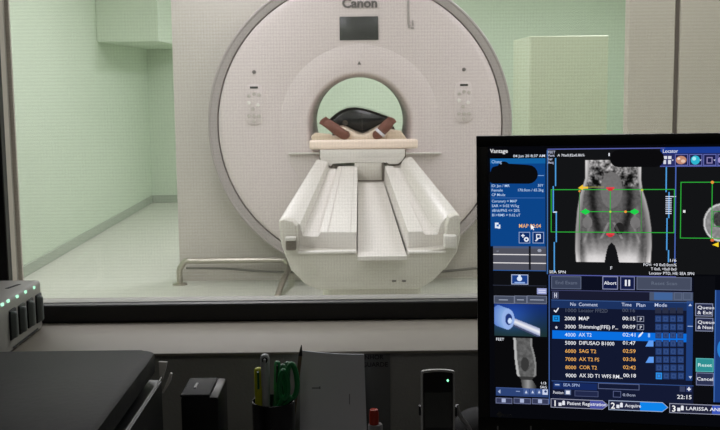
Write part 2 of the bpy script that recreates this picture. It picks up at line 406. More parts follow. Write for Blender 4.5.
# mattress
bm = nb()
MX = .262
prof = [(-MX, .937), (MX, .937), (MX, .944), (MX - .03, .948), (-MX + .03, .948), (-MX, .944)]
prism(bm, [(GX + x, 7.10, z) for x, z in prof], (0, 1.35, 0), .002, 1)
mt = tag(obj('mattress', bm, M['cream'], None), 'cream mattress lying on the table inside the scanner bore', 'mattress')
for px0, py0, px1, py1 in ((311, 132.5, 338.5, 141), (386, 129, 408.5, 141)):
    a = at(px0, py1, 6.94); b = at(px1, py0, 6.94)
    q = [(a.x, 6.935, .94), (a.x + .004, 6.935, b.z - .02), (a.x + .03, 6.935, b.z), (b.x - .05, 6.935, b.z - .012), (b.x, 6.935, .98), (b.x, 6.935, .94)]
    obj('arm_pad', prism(nb(), q, (0, .052, 0), .008, 3), M['cream'], mt)
bm = nb(); box(bm, (GX - .19, 6.775, .937), (GX + .19, 7.095, .950), .004, 2); obj('leg_pad', bm, M['cream'], mt)

# ------------------------------------------------------------------ person
def skinned(joints, edges, root, sub=2):
    me = bpy.data.meshes.new('s'); me.from_pydata([j[0] for j in joints], edges, [])
    o = bpy.data.objects.new('s', me); col.objects.link(o)
    bpy.context.view_layer.objects.active = o
    o.modifiers.new('k', 'SKIN'); 
    lay = me.skin_vertices[0] if me.skin_vertices else None
    for i, j in enumerate(joints):
        r = j[1]; r = r if isinstance(r, tuple) else (r, r)
        lay.data[i].radius = r; lay.data[i].use_root = (i == root)
    o.modifiers['k'].use_smooth_shade = True
    s = o.modifiers.new('u', 'SUBSURF'); s.levels = sub; s.render_levels = sub
    bpy.context.view_layer.update()
    out = bpy.data.meshes.new_from_object(o.evaluated_get(bpy.context.evaluated_depsgraph_get()))
    bpy.data.objects.remove(o); bpy.data.meshes.remove(me)
    bm = nb(); bm.from_mesh(out); bpy.data.meshes.remove(out); return bm
J, E = [], []
def jn(p, r, prev=None):
    J.append((Vector(p), r)); i = len(J) - 1
    if prev is not None: E.append((prev, i))
    return i
BX = .03
pel = jn((BX, 7.78, 1.035), (.085, .075))
sp1 = jn((BX, 7.90, 1.04), (.085, .075), pel); sp2 = jn((BX, 8.05, 1.045), (.095, .08), sp1); sp3 = jn((BX, 8.17, 1.04), (.09, .07), sp2)
nk = jn((BX, 8.24, 1.03), .045, sp3); hd0 = jn((BX, 8.29, 1.035), .058, nk); hd1 = jn((BX, 8.36, 1.04), .072, hd0); hd2 = jn((BX, 8.43, 1.04), .05, hd1)
jn((BX, 8.33, 1.115), .010, hd1)               # nose
for s in (-1, 1):
    hx = BX + s * .085
    hip = jn((hx, 7.72, 1.02), .055, pel); kn = jn((BX + s * .095, 7.54, .990), .030, hip); cf = jn((BX + s * .105, 7.18, .995), .032, kn)
    if s < 0: heel, toe = at(345, 136, 6.88), at(322, 119.5, 6.85)
    else: heel, toe = at(377, 136, 6.88), at(392.5, 119, 6.85)
    ank = jn((heel.x - s * .002, 6.98, heel.z + .006), .030, cf)
    hl = jn(heel + Vector((0, .015, 0)), .033, ank)
    d = toe - heel
    mid = jn(heel + d * .42 + Vector((0, .012, 0)), .037, hl)
    ball = jn(heel + d * .80, .037, mid)
    perp = Vector((0, 0, 0)); dn = d.normalized(); perp = Vector((-dn.z, 0, dn.x))
    for k in range(5):
        off = (k - 2) * .0115
        L = (.030, .032, .031, .027, .021)[k]
        t0 = jn(heel + d * .86 + perp * off * s, .0085, ball); jn(heel + d * .86 + dn * L + perp * off * 1.05 * s + Vector((0, -.004, 0)), (.0075 if k else .010), t0)
    sh = jn((BX + s * .15, 8.14, 1.03), .05, sp3); el = jn((BX + s * .21, 7.95, 1.01), .036, sh); wr_ = jn((BX + s * .20, 7.74, 1.0), .024, el)
    pm = jn((BX + s * .195, 7.68, 1.0), (.026, .014), wr_)
    for k in range(4): f0 = jn((BX + s * (.175 + .014 * k), 7.645, .998), .0075, pm); jn((BX + s * (.174 + .015 * k), 7.60 + .006 * abs(k - 1), .99), .0065, f0)
    jn((BX + s * .165, 7.665, 1.01), .008, pm)
body = skinned(J, E, pel)
person = obj('person', body, M['skin'], None, 3.0)
tag(person, 'person lying on the scanner table in the bore under the black body coil', 'person')
for s in (-1, 1):
    bm = nb(); heel = at(345, 136, 6.88) if s < 0 else at(377, 136, 6.88)
    tube(bm, smooth_path([(BX + s * .085, 7.69, 1.02), (BX + s * .095, 7.54, .993), (BX + s * .105, 7.18, .996), (heel.x - s * .002, 7.0, heel.z + .008)], 6), [.060, .056, .050, .044, .039, .036] + [.035] * 13, 24)
    for v in bm.verts:
        v.co += Vector((0, 0, .003 * noise.noise(v.co * 22))); v.co.z = max(v.co.z, .957)
    obj('trouser_leg', bm, M['cloth'], person, 1.2)
LC = [(334, 141.5), (335.5, 131), (338, 128), (342, 127.3), (347, 128.8), (354, 132.5), (361.5, 135.3), (369, 133), (377, 128.5), (383, 125.2), (386.5, 126), (389, 130), (390, 141.5)]
LC = [at(x, y, 7.02) for x, y in LC]; LC[0].z = LC[-1].z = .957
bm = nb(); rows_ = []
for Y, k_ in ((7.015, .93), (7.02, .985), (7.04, 1.0), (7.2, 1.0), (7.385, .99)):
    rows_.append([bm.verts.new((BX + (p.x - BX) * (.98 + .02 * k_), Y, .957 + (p.z - .957) * k_)) for p in smooth_path(LC, 4)])
bm.faces.new(rows_[0]); bm.faces.new(rows_[-1][::-1])
for a_, b_ in zip(rows_, rows_[1:]):
    for k in range(len(a_)): bm.faces.new((a_[k], a_[(k + 1) % len(a_)], b_[(k + 1) % len(b_)], b_[k]))
obj('leg_cover', bm, M['cloth'], person, 1.0)
bm = nb(); tube(bm, smooth_path([(BX, 7.66, 1.035), (BX, 7.85, 1.04), (BX, 8.05, 1.045), (BX, 8.2, 1.035)], 5), [.10, .105, .105, .10, .10, .10, .10, .105, .105, .105, .11, .11, .105, .10, .09, .07], 28)
for v in bm.verts: v.co.x = BX + (v.co.x - BX) * 1.45; v.co.z = max(.957, 1.04 + (v.co.z - 1.04) * .92)
obj('gown', bm, M['cloth'], person, 1.2)
bm = nb(); bmesh.ops.create_uvsphere(bm, u_segments=24, v_segments=16, radius=1.0)
for v in bm.verts: v.co = Vector((BX + v.co.x * .082, 8.415 + v.co.y * .062, 1.03 + v.co.z * .078 - .002))
obj('hair', bm, M['hair'], person, 3)
h = at(377, 136, 6.88); d = at(392.5, 119, 6.85) - h; dn = d.normalized(); perp = Vector((-dn.z, 0, dn.x))
bm = nb(); ring = []
cc = h + d * .20 + Vector((0, .012, 0))
for k in range(25):
    t = 2 * math.pi * k / 24; ring.append(cc + perp * .036 * math.cos(t) + Vector((0, .034 * math.sin(t), 0)))
for wob in (-.006, 0, .006): tube(bm, [q + dn * wob for q in ring], .0035, 8)
obj('ankle_band', bm, M['band_white'], person, 1.0)

# body coil: glossy dome over the hips
co = thing('body_coil', (BX, 7.45, 1.0), 'black glossy padded coil lying over the person in the scanner bore', 'coil')
CT = [(326, 122.5), (329, 119.5), (334, 115), (340, 110.8), (347, 108), (354, 107.2), (362, 108), (370, 110), (378, 112.8), (386, 115.6), (391, 118), (391.5, 121), (386, 123.5), (380, 126.5), (371, 129), (363, 133), (355, 130.6), (348, 128.4), (341, 127), (333, 126), (327, 125)]
def ring_at(Y, sc_, ref=7.42):
    cx, cz = at(360, 120, ref).x, at(360, 120, ref).z
    out = []
    for x, y in CT:
        p = at(x, y, ref); out.append(Vector((cx + (p.x - cx) * sc_, Y, cz + (p.z - cz) * sc_)))
    return out
bm = nb(); rings = []
for Y, s_ in ((7.402, .80), (7.405, .90), (7.415, .965), (7.43, .995), (7.45, 1.0), (7.50, 1.0)):
    rings.append([bm.verts.new(p) for p in ring_at(Y, s_)])
bm.faces.new(rings[0]); bm.faces.new(rings[-1][::-1])
for a_, b_ in zip(rings, rings[1:]):
    for k in range(len(a_)): bm.faces.new((a_[k], a_[(k + 1) % len(a_)], b_[(k + 1) % len(b_)], b_[k]))
obj('front_pad', bm, M['coil'], co, 1.0)
arc = ring_at(7.505, 1.0)[:12]
bm = nb(); outer = arc; inner = [p + Vector((0, 0, -.012)) + (Vector((BX, 7.505, p.z)) - p) * .03 for p in arc]
prism(bm, outer + inner[::-1], (0, .45, 0)); obj('shell', bm, M['coil'], co, 0.9)
for x in (337, 352):
    p = at(x, 112 if x > 340 else 117.5, 7.38)
bm = nb(); p = at(345, 123, 7.40); lathe(bm, [(.016, 7.395), (.02, 7.40), (.02, 7.412)], (p.x, 0, p.z), n=24); obj('connector', bm, M['gap'], co)
bm = nb(); pa_, pb_ = at(361.5, 109, 7.41), at(362.5, 133, 7.41)
tube(bm, [(pa_.x, 7.404, pa_.z), (pb_.x, 7.402, pb_.z + .01)], .002, 8); obj('seam', bm, M['gap'], co)

# ------------------------------------------------------------------ rail and cables on the scanner room floor
fz = at(181, 261, 7.11).z
fl = at(180, 284, 7.11).x
rx = at(284, 259, 7.11).x
P = smooth_path([(fl, 7.11, .012), (fl, 7.11, fz * .6), (fl + .015, 7.11, fz - .035), (fl + .05, 7.11, fz), (fl + .12, 7.11, fz), (-.8, 7.11, fz), (rx - .04, 7.11, fz), (rx + .02, 7.09, fz - .01), (rx + .035, 7.03, fz - .05), (rx + .01, 6.82, .07), (rx - .01, 6.60, .012)], 6)
rail = thing('floor_rail', (fl, 7.11, 0), 'steel pipe rail standing low on the floor left of the scanner table', 'rail')
obj('pipe', tube(nb(), P, .021, 14), M['steel'], rail)
for q in (P[0], P[-1]): obj('foot_flange', lathe(nb(), [(.05, .0), (.05, .008), (.03, .014)], (q.x, q.y, 0), 'Z', 24), M['steel'], rail)
cb = smooth_path([at(186, 268, 7.2), at(225, 268.5, 7.2), at(250, 270.5, 7.2), at(275, 272, 7.2), at(305, 272.5, 7.2)], 8)
tag(obj('cable', tube(nb(), cb, .008, 8), M['cable']), 'thin grey cable running along the panel behind the floor rail', 'cable')
cb = smooth_path([at(438, 272, 7.2), at(452, 270.5, 7.2), at(468, 269, 7.2), at(500, 266, 7.2), at(530, 266, 7.2)], 8)
tag(obj('cable', tube(nb(), cb, .009, 8), M['cable']), 'dark cable running along the base right of the scanner table', 'cable')

# ------------------------------------------------------------------ control desk
DZ = .78
dk = thing('desk', (0, 1.1, 0), 'grey control desk below the window with the monitor and stationery on it', 'desk')
bm = nb(); box(bm, (-1.0, .55, DZ - .03), (1.15, 1.69, DZ), .004); obj('desktop', bm, M['desk'], dk)
for x in (-.95, 1.1):
    for y in (.6, 1.62): obj('leg', box(nb(), (x - .03, y - .03, 0), (x + .03, y + .03, DZ - .031), .004), M['edge'], dk)

# printer
yb = 1.25; tp = at(120, 350.3, yb); zt = tp.z; xr = at(157.5, 353, yb).x
pr = thing('printer', (xr - .25, 1.03, DZ), 'large black printer with flat dark grey lid at the desk left', 'printer')
bm = nb(); pts = []
R_ = .02
for (cx, cy, t0) in ((xr - R_, yb - R_, 0), (xr - .5 + R_, yb - R_, 90), (xr - .5 + R_, .80 + R_, 180), (xr - R_, .80 + R_, 270)):
    for k in range(7):
        t = math.radians(t0 + 15 * k); pts.append((cx + R_ * math.cos(t), cy + R_ * math.sin(t), zt - .022))
obj('lid', prism(bm, pts, (0, 0, .022), .003, 2), M['printer'], pr)
bm = nb(); box(bm, (xr - .49, .81, DZ), (xr - .012, yb - .01, zt - .0225), .008); obj('printer_body', bm, M['blackp'], pr)
e0 = at(160, 377, 1.22)
bm = nb(); box(bm, (xr + .0065, .83, zt - .030), (xr + .0085, yb - .02, zt - .0275), .001, 1); obj('side_rail', bm, M['edge'], pr)
bm = nb(); box(bm, (xr - .011, .83, DZ + .02), (xr + .008, yb - .02, zt - .0315), .002, 1); obj('side_panel', bm, M['blackp'], pr)
for (x0, y0, x1, y1, x2, y2, w) in ((158.5, 362, 167, 362.5, 159.5, 380, 3), (170, 373.5, 172, 374, 161.5, 393.5, 2)):
    Yq = 1.235
    q = [at(x0, y0, Yq), at(x1, y1, Yq), at(x1 - 1.5, (y1 + y2) / 2 - 2, Yq), at(x2 + w, y2, Yq), at(x2, y2, Yq)]
    bm = prism(nb(), q, (0, .006, 0), .0012, 2)
    if w == 3:
        obj('release_lever', bm, M['white'], pr)
    else:
        obj('release_lever', bm, M['white'], pr)
# small glossy topped box
a = at(180, 395, 1.44); b = at(209.5, 395, 1.44); yk = at_z(193, 377.7, a.z).y
sb = thing('desk_box', ((a.x + b.x) / 2, 1.49, DZ), 'small black upright box with a glossy grey top beside the printer', 'box')
bm = nb(); box(bm, (a.x, 1.442, DZ), (b.x + .012, yk + .012, a.z - .004), .004); obj('box_body', bm, M['blackp'], sb)
bm = nb(); box(bm, (a.x, 1.44, a.z - .004), (b.x, yk, a.z), .0018, 3); tag(obj('top_plate', bm, M['glossy'], sb), 'glossy grey top plate')
p = at_z(196, 386, a.z); bm = nb(); box(bm, (p.x - .002, p.y - .012, a.z - .001), (p.x + .002, p.y + .014, a.z + .0012), .0005, 1); obj('latch_groove', bm, M['blackp'], sb)

# charging dock on the ledge
dx = at(42, 300, 1.885).x; dzt = at(42, 279.5, 1.885).z
dc = thing('charging_dock', (dx - .1, 1.7, lz), 'grey charging box with five small green lights standing on the window ledge', 'charger')
bm = nb(); box(bm, (dx - .26, 1.60, lz + .0005), (dx, 1.885, dzt), .007, 3); obj('housing', bm, M['dock'], dc)
def dp(px, py): return at_x(px, py, dx)
for px, py in ((2.5, 304.5), (8.3, 301), (17.2, 296.5), (25.5, 292), (34, 287.6)):
    p = dp(px, py); bm = nb(); box(bm, (dx - .002, p.y - .0042, p.z - .0025), (dx + .0015, p.y + .0042, p.z + .0025), .001, 2)
    obj('indicator_light', bm, em('#b9ffd9', 1.2), dc)
for px, py0, py1 in ((11.5, 309, 340), (20.5, 304, 334), (29, 299, 328), (37.5, 294, 323)):
    t_ = dp(px, py0); u_ = dp(px, py1)
    bm = nb(); box(bm, (dx - .002, t_.y - .015, max(lz + .004, u_.z)), (dx + .003, t_.y + .016, t_.z), .002, 2); sl = obj('slot', bm, M['dockdark'], dc)
    bm = nb(); box(bm, (dx + .0, t_.y - .014, max(lz + .006, u_.z + .004)), (dx + .012, t_.y - .002, t_.z - .002), .0045, 3); obj('battery_grip', bm, M['tab'], sl)
p0, p1 = dp(13, 349), dp(38, 333); bm = nb(); box(bm, (dx - .002, p0.y, lz + .006), (dx + .001, p1.y, lz + .009)); obj('seam_groove', bm, M['dockdark'], dc)
q0, q1 = at_z(7, 288.3, dzt), at_z(19, 284.8, dzt); w_ = Vector((.0022, .003, 0))
bm = prism(nb(), [q0 - w_, q0 + Vector((.004, -.002, 0)), q1 + w_, q1 + Vector((-.004, .002, 0))], (0, 0, .0008)); obj('top_slot', bm, M['dockdark'], dc)

# ------------------------------------------------------------------ pen cup and what it holds
CY = 1.585; cx = at(273.5, 400, CY).x
cup = obj('pen_cup', lathe(nb(), [(.0, DZ), (.030, DZ), (.0325, DZ + .004), (.0335, .880), (.0315, .880), (.0305, DZ + .006), (0.001, DZ + .006)], (cx, CY, 0), 'Z', 40), M['blackp'])
tag(cup, 'black cup of pens and scissors standing before the charcoal panel', 'cup')
def stick(name, top, bottom, r, mats, label, cat, tip=None, group=None, Y=CY, Yb=None):
    """a pen: barrel and cap, from inside the cup up to the tip"""
    Yb = Yb or Y
    t_ = at(top[0], top[1], Y); b_ = Vector((cx + bottom, Yb, DZ + .012))
    root = thing(name, b_, label, cat, group); d = t_ - b_
    k = .68
    bm = nb(); tube(bm, [b_, b_ + d * .03, b_ + d * k], [r * .5, r, r], 16); obj('barrel', bm, mats[0], root, .9)
    bm = nb(); tube(bm, [b_ + d * k, b_ + d * (k + .02), b_ + d * .965, b_ + d * .99, t_], [r * 1.0, r * 1.12, r * 1.12, r * .95, r * .5], 16); obj('cap', bm, mats[1], root, .9)
    if tip:
        bm = nb(); s_ = Vector((0, -r * 1.25, 0)); tube(bm, [b_ + d * .97 + s_ * .6, b_ + d * .96 + s_ * 1.1, b_ + d * .78 + s_ * 1.15], r * .28, 8); obj('clip', bm, tip, root)
    return root
stick('highlighter', (258.5, 367.5), -.0215, .0062, (M['yellow'], M['yellow']), 'yellow highlighter standing at the left edge of the black pen cup', 'highlighter', M['greend'], Y=1.578)
mk = stick('marker_pen', (264.8, 354), -.010, .0062, (M['clear'], M['clear']), 'tall pale grey marker with black cap button in the pen cup', 'marker', M['clear'], Y=1.572, Yb=1.574)
t_ = at(264.8, 354, 1.572); bm = nb(); lathe(bm, [(.0045, 1.5645), (.0045, 1.572)], (t_.x + .0005, 0, t_.z - .008), n=16); obj('cap_button', bm, M['blackp'], mk)
stick('ballpoint_pen', (277.5, 361), .000, .0045, (M['greend'], M['green']), 'green pen with black push button, next to the grey marker in the cup', 'pen', M['blackp'], group='green pens in the cup', Y=1.592)
stick('ballpoint_pen', (283, 364), .0085, .0045, (M['green'], M['greend']), 'bright green pen between the darker green pen and the scissors', 'pen', M['green'], group='green pens in the cup', Y=1.580)
stick('ballpoint_pen', (288.0, 361.5), .012, .0045, (M['greend'], M['greend']), 'dark green pen standing behind the green scissor handles in the cup', 'pen', M['greend'], group='green pens in the cup', Y=1.600)
# pencil
b_ = Vector((cx + .022, 1.606, DZ + .012)); t_ = at(301.5, 345, 1.612); d = t_ - b_
pc = thing('pencil', b_, 'dark pencil with sharp point rising above the paper from the pen cup', 'pencil')
bm = nb(); tube(bm, [b_, b_ + d * .90], .0034, 6); obj('pencil_body', bm, M['wood'], pc)
bm = nb(); tube(bm, [b_ + d * .90, b_ + d * .97, t_], [.0034, .0016, .0005], 10); obj('pencil_point', bm, M['ink'], pc)
# scissors
sx = at(290, 380, 1.566)
scs = thing('scissors', (cx + .018, 1.566, DZ + .012), 'green handled scissors standing in the black pen cup', 'scissors')
for i, (px, py, w, hgt) in enumerate(((291.5, 381, 5.6, 17), (283.5, 385, 4.4, 14))):
    loop = []
    for k in range(33):
        t = 2 * math.pi * k / 32
        loop.append(at(px + w * math.cos(t) * (1 - .25 * math.sin(t)), py - hgt * math.sin(t), 1.566 - .002 * i))
    bm = nb(); tube(bm, loop, .0042, 10, cap=False)
    e_ = at(px - 1, py + hgt, 1.566 - .002 * i); tube(bm, [e_, Vector((cx + .014 - .004 * i, 1.570 - .002 * i, .875))], .004, 10)
    obj('handle', bm, M['green'], scs, 1.2)
    bm = nb(); x_ = cx + .014 - .004 * i; y_ = 1.5705 - .002 * i
    prism(bm, [(x_ - .005, y_, .875), (x_ + .005, y_, .875), (x_ + .001, y_, DZ + .012), (x_ - .001, y_, DZ + .012)], (0, .0012, 0)); obj('blade', bm, M['steel'], scs)

# paper standing against the panel, taped notice behind it
def sheet(bm, quad, th, bend=0.0, n=12):
    tl, tr, br, bl = quad; g = []
    for j in range(n + 1):
        row = []
        for i in range(n + 1):
            u, v = i / n, j / n; p = (tl.lerp(tr, u)).lerp(bl.lerp(br, u), v); p = p + Vector((0, bend * math.sin(math.pi * u) * (1 - v), 0)); row.append(p)
        g.append(row)
    A = [[bm.verts.new(p) for p in r] for r in g]; B = [[bm.verts.new(p + Vector((0, th, 0))) for p in r] for r in g]
    for j in range(n):
        for i in range(n):
            bm.faces.new((A[j][i], A[j][i + 1], A[j + 1][i + 1], A[j + 1][i])); bm.faces.new((B[j][i], B[j + 1][i], B[j + 1][i + 1], B[j][i + 1]))
    per = [(0, i) for i in range(n)] + [(j, n) for j in range(n)] + [(n, n - i) for i in range(n)] + [(n - j, 0) for j in range(n)]
    for k in range(len(per)):
        (a0, a1), (b0, b1) = per[k], per[(k + 1) % len(per)]; bm.faces.new((A[a0][a1], B[a0][a1], B[b0][b1], A[b0][b1]))
    return bm
yt, ybm = 1.672, 1.630
tl, tr = at(300.5, 350.5, yt), at(364, 354.5, yt)
bl, br = Vector((tl.x - .002, ybm, DZ + .001)), Vector((tr.x + .004, ybm, DZ + .001))
ps = sheet(nb(), (tl, tr, br, bl), .0022, -.006)
sh_ = obj('paper_sheet', ps, M['paper']); tag(sh_, 'large white paper standing upright against the charcoal panel behind the pens', 'paper')
for x0, y0, x1, y1 in ((312, 387.5, 320, 388.5), (330, 404, 331.2, 424), (349, 394, 350, 408), (319, 386.5, 320.5, 389)):
    def onp(x, y):
        k = (y - 352) / (470 - 352); k = max(0, min(1, k)); Y = yt + (ybm - yt) * k - .0085 * (1 - k) - .0006; return at(x, y, Y)
    bm = nb(); prism(bm, [onp(x0, y0), onp(x1, y0), onp(x1, y1), onp(x0, y1)], (0, .0005, 0)); obj('pencil_line', bm, M['faint'], sh_)
q = (at(352, 352.8, 1.700), at(390, 352.3, 1.700), at(390.5, 455, 1.700), at(352, 455, 1.700))
no = obj('notice_sign', sheet(nb(), q, .0012), M['notice']); tag(no, 'grey notice with black capitals fixed to the charcoal panel behind the paper', 'notice')
bm = nb()
for s, px, py in (('SENHOR', 383.5, 359.2), ('AGUARDE', 388.0, 366.6)):
    p = at(px, py, 1.699); add_text(bm, s, .0108, Matrix.Translation((p.x, 1.6995, p.z)) @ Matrix.Rotation(math.pi / 2, 4, 'X'), 'RIGHT', .01, .0003)
obj('lettering', bm, M['ink'], no)

# glue bottle with red cap
gb = at(374, 420, 1.585); gt = at(374, 409, 1.585)
bt = thing('glue_bottle', (gb.x, 1.585, DZ), 'small white bottle with red cap standing by the paper edge', 'bottle')
zc = at(374, 424, 1.585).z
obj('bottle_body', lathe(nb(), [(.0005, DZ), (.0105, DZ), (.0115, DZ + .004), (.0115, zc - .002), (.0105, zc)], (gb.x + .002, 1.585, 0), 'Z', 28), M['edge'], bt)
obj('cap', lathe(nb(), [(.0075, zc), (.0075, zc + .016), (.0065, gt.z - .001), (.005, gt.z), (.0005, gt.z)], (gb.x, 1.585, 0), 'Z', 24), M['red'], bt)

# handset with silver rim
hy = 1.50
def hp(x, y, Y=hy): return at(x, y, Y)
hs = thing('handset', (hp(438, 430).x, hy, DZ), 'black upright handset with silver rim and a green light beside the monitor', 'handset')
def rim(x0, y0, x1, yb_, arch, Y, n=10):
    pts = [hp(x0, yb_, Y), hp(x0, y0 + 1.2, Y)]
    for k in range(n + 1):
        u = k / n; pts.append(hp(x0 + .8 + (x1 - x0 - 1.6) * u, y0 - arch * (1 - (2 * u - 1) ** 2), Y))
    pts += [hp(x1, y0 + 1.2, Y), hp(x1, yb_, Y)]
    zb = DZ + .012; pts[0] = Vector((pts[0].x, Y, zb)); pts[-1] = Vector((pts[-1].x, Y, zb))
    return pts
obj('handset_shell', prism(nb(), rim(421.2, 371.2, 455, 450, 1.4, hy), (0, .006, 0), .0015, 3), M['silver'], hs)
bm = nb(); box(bm, (hp(423, 430).x, hy + .0065, DZ + .012), (hp(453, 430).x, hy + .022, hp(438, 392).z), .003); obj('handset_back', bm, M['blackp'], hs)
obj('handset_face', prism(nb(), rim(423, 373.2, 453, 429, 1.2, hy - .001), (0, .006, 0), .0008, 2), M['blackp'], hs)
p = hp(447.8, 380.5, hy - .0015); bm = nb(); lathe(bm, [(.0006, hy - .003), (.0015, hy - .0025), (.0017, hy)], (p.x, 0, p.z), n=16); obj('indicator_light', bm, em('#8dffc0', 2.0), hs)
for x0, x1, y0, y1 in ((419.2, 421.5, 408, 417), (454.8, 457.5, 408, 418)):
    a, b = hp(x0, y1), hp(x1, y0); obj('side_button', box(nb(), (a.x, hy + .006, a.z), (b.x, hy + .018, b.z), .001), M['blackp'], hs)
a, b = hp(424.5, 428), hp(451.5, 392); bm = nb(); box(bm, (a.x, hy - .0016, a.z), (b.x, hy + .001, b.z), .0004, 1); obj('handset_window', bm, M['dark'], hs)
bm = nb(); box(bm, (hp(421, 430).x - .012, hy - .02, DZ), (hp(455, 430).x + .012, hy + .045, DZ + .012), .004); obj('handset_stand', bm, M['blackp'], hs)
cb = smooth_path([at(456.5, 405, 1.53), at(459, 413, 1.53), at(462.5, 419.5, 1.535), at(467, 425, 1.54), at(471, 434, 1.55), Vector((.17, 1.56, DZ + .01)), Vector((.18, 1.56, DZ + .004))], 6)
tag(obj('cable', tube(nb(), cb, .0035, 10), M['edge']), 'grey cable curving down to the desk beside the upright handset', 'cable')
# dark pouch behind the handset
bm = nb(); bmesh.ops.create_uvsphere(bm, u_segments=28, v_segments=18, radius=1)
pc_ = at(478, 440, 1.62)
for v in bm.verts:
    z = v.co.z; v.co = Vector((pc_.x + v.co.x * .042, 1.615 + v.co.y * .04, DZ + (z + 1) * .5 * (at(478, 411, 1.6).z - DZ)))
tag(obj('camera_pouch', bm, M['carpet'], None, 2), 'soft black pouch on the desk half hidden behind the monitor edge', 'pouch')

# ------------------------------------------------------------------ monitor
def cam_to_world(v): return CR * v[0] - CU * v[1] + _f * v[2]     # right, down, forward
MU = cam_to_world(Vector((4840, 15, -1050)).normalized()).normalized()
MV = cam_to_world(Vector((194, 10800, 1050)).normalized())
MV = (MV - MU * MV.dot(MU)).normalized()                          # downwards in the screen plane
MN = MU.cross(MV).normalized()
if MN.y > 0: MN = -MN                                              # towards the viewer
d = ray(490, 149); MO = CAM + d * 1.33
def uv(x, y):
    d = ray(x, y); t = (MO - CAM).dot(MN) / d.dot(MN); p = CAM + d * t - MO
    return p.dot(MU), p.dot(MV)
def sp(u, v, k=0.0): return MO + MU * u + MV * v + MN * k
MOUT = [uv(475.5, 136.5), uv(482, 428)]
u0, v0 = MOUT[0]; v0 -= .0007; u0 = (u0 + uv(480.6, 330)[0]) / 2 - .0012; v1 = MOUT[1][1] + .006
u1 = .518 + .018; SL, ST = uv(490, 149); SL -= .002; ST -= .003; SR = .518; SB = uv(494, 408)[1] + .012
mon = thing('monitor', sp((u0 + u1) / 2, v1, -.05) * 1.0, 'black computer monitor showing a pelvis scan on the desk at the right', 'monitor')
mz = ORG[mon.name].copy(); mz.z = DZ; mon.location = mz; ORG[mon.name] = mz
def slab(bm, a, b, k0, k1, bev=.003, seg=2):
    pts = [sp(a[0], a[1], k0), sp(b[0], a[1], k0), sp(b[0], b[1], k0), sp(a[0], b[1], k0)]
    return prism(bm, pts, MN * (k1 - k0), bev, seg)
bm = nb(); slab(bm, (u0 + .004, v0 + .004), (u1 - .004, v1 - .004), -.045, -.006, .006, 3); obj('monitor_back', bm, M['blackp'], mon)
bm = nb()
for a, b in (((u0, v0), (u1, ST)), ((u0, SB), (u1, v1)), ((u0, ST), (SL, SB)), ((SR, ST), (u1, SB))): slab(bm, a, b, -.006, .004, .0012, 2)
obj('bezel', bm, M['bezel'], mon)
def pbox(p, s): return box(nb(), (p.x - s[0], p.y - s[1], p.z - s[2]), (p.x + s[0], p.y + s[1], p.z + s[2]), .006)
cm = sp((u0 + u1) / 2, (v0 + v1) / 2, -.075)
bm = nb(); box(bm, (cm.x - .05, cm.y + .0, DZ + .02), (cm.x + .05, cm.y + .03, cm.z + .05), .006); obj('stand_neck', bm, M['blackp'], mon)
bm = nb(); box(bm, (cm.x - .13, cm.y - .12, DZ), (cm.x + .13, cm.y + .08, DZ + .02), .006, 3); obj('stand_base', bm, M['blackp'], mon)
bm = nb(); a = uv(500, 413.5); s_ = .0045
prism(bm, [sp(a[0], a[1] - s_, .0041), sp(a[0] + s_, a[1], .0041), sp(a[0], a[1] + s_, .0041), sp(a[0] - s_, a[1], .0041)], MN * .0004)
BAS = Matrix((tuple(MU) + (0,), tuple(-MV) + (0,), tuple(MN) + (0,), (0, 0, 0, 1))).transposed()
def frame_at(u, v, k): return Matrix.Translation(sp(u, v, k)) @ BAS
a = uv(503.2, 415.8); add_text(bm, 'EIZO', .0052, frame_at(a[0], a[1], .0043), bold=.01, extrude=.0002)
obj('maker_mark', bm, mat('dim_logo_grey', '#4b4d50', .5), mon)
# bezel touch keys
for x in (498, 531):
    a = uv(x, 428); bm = nb(); slab(bm, (a[0] - .001, a[1] - .004), (a[0] + .001, a[1] + .001), .004, .0044, .0001, 1); obj('touch_key', bm, M['edge'], mon)

screen = obj('screen', slab(nb(), (SL - .001, ST - .001), (SR + .001, SB + .001), -.004, .0006, .0, 1), em('#07080d'), mon)

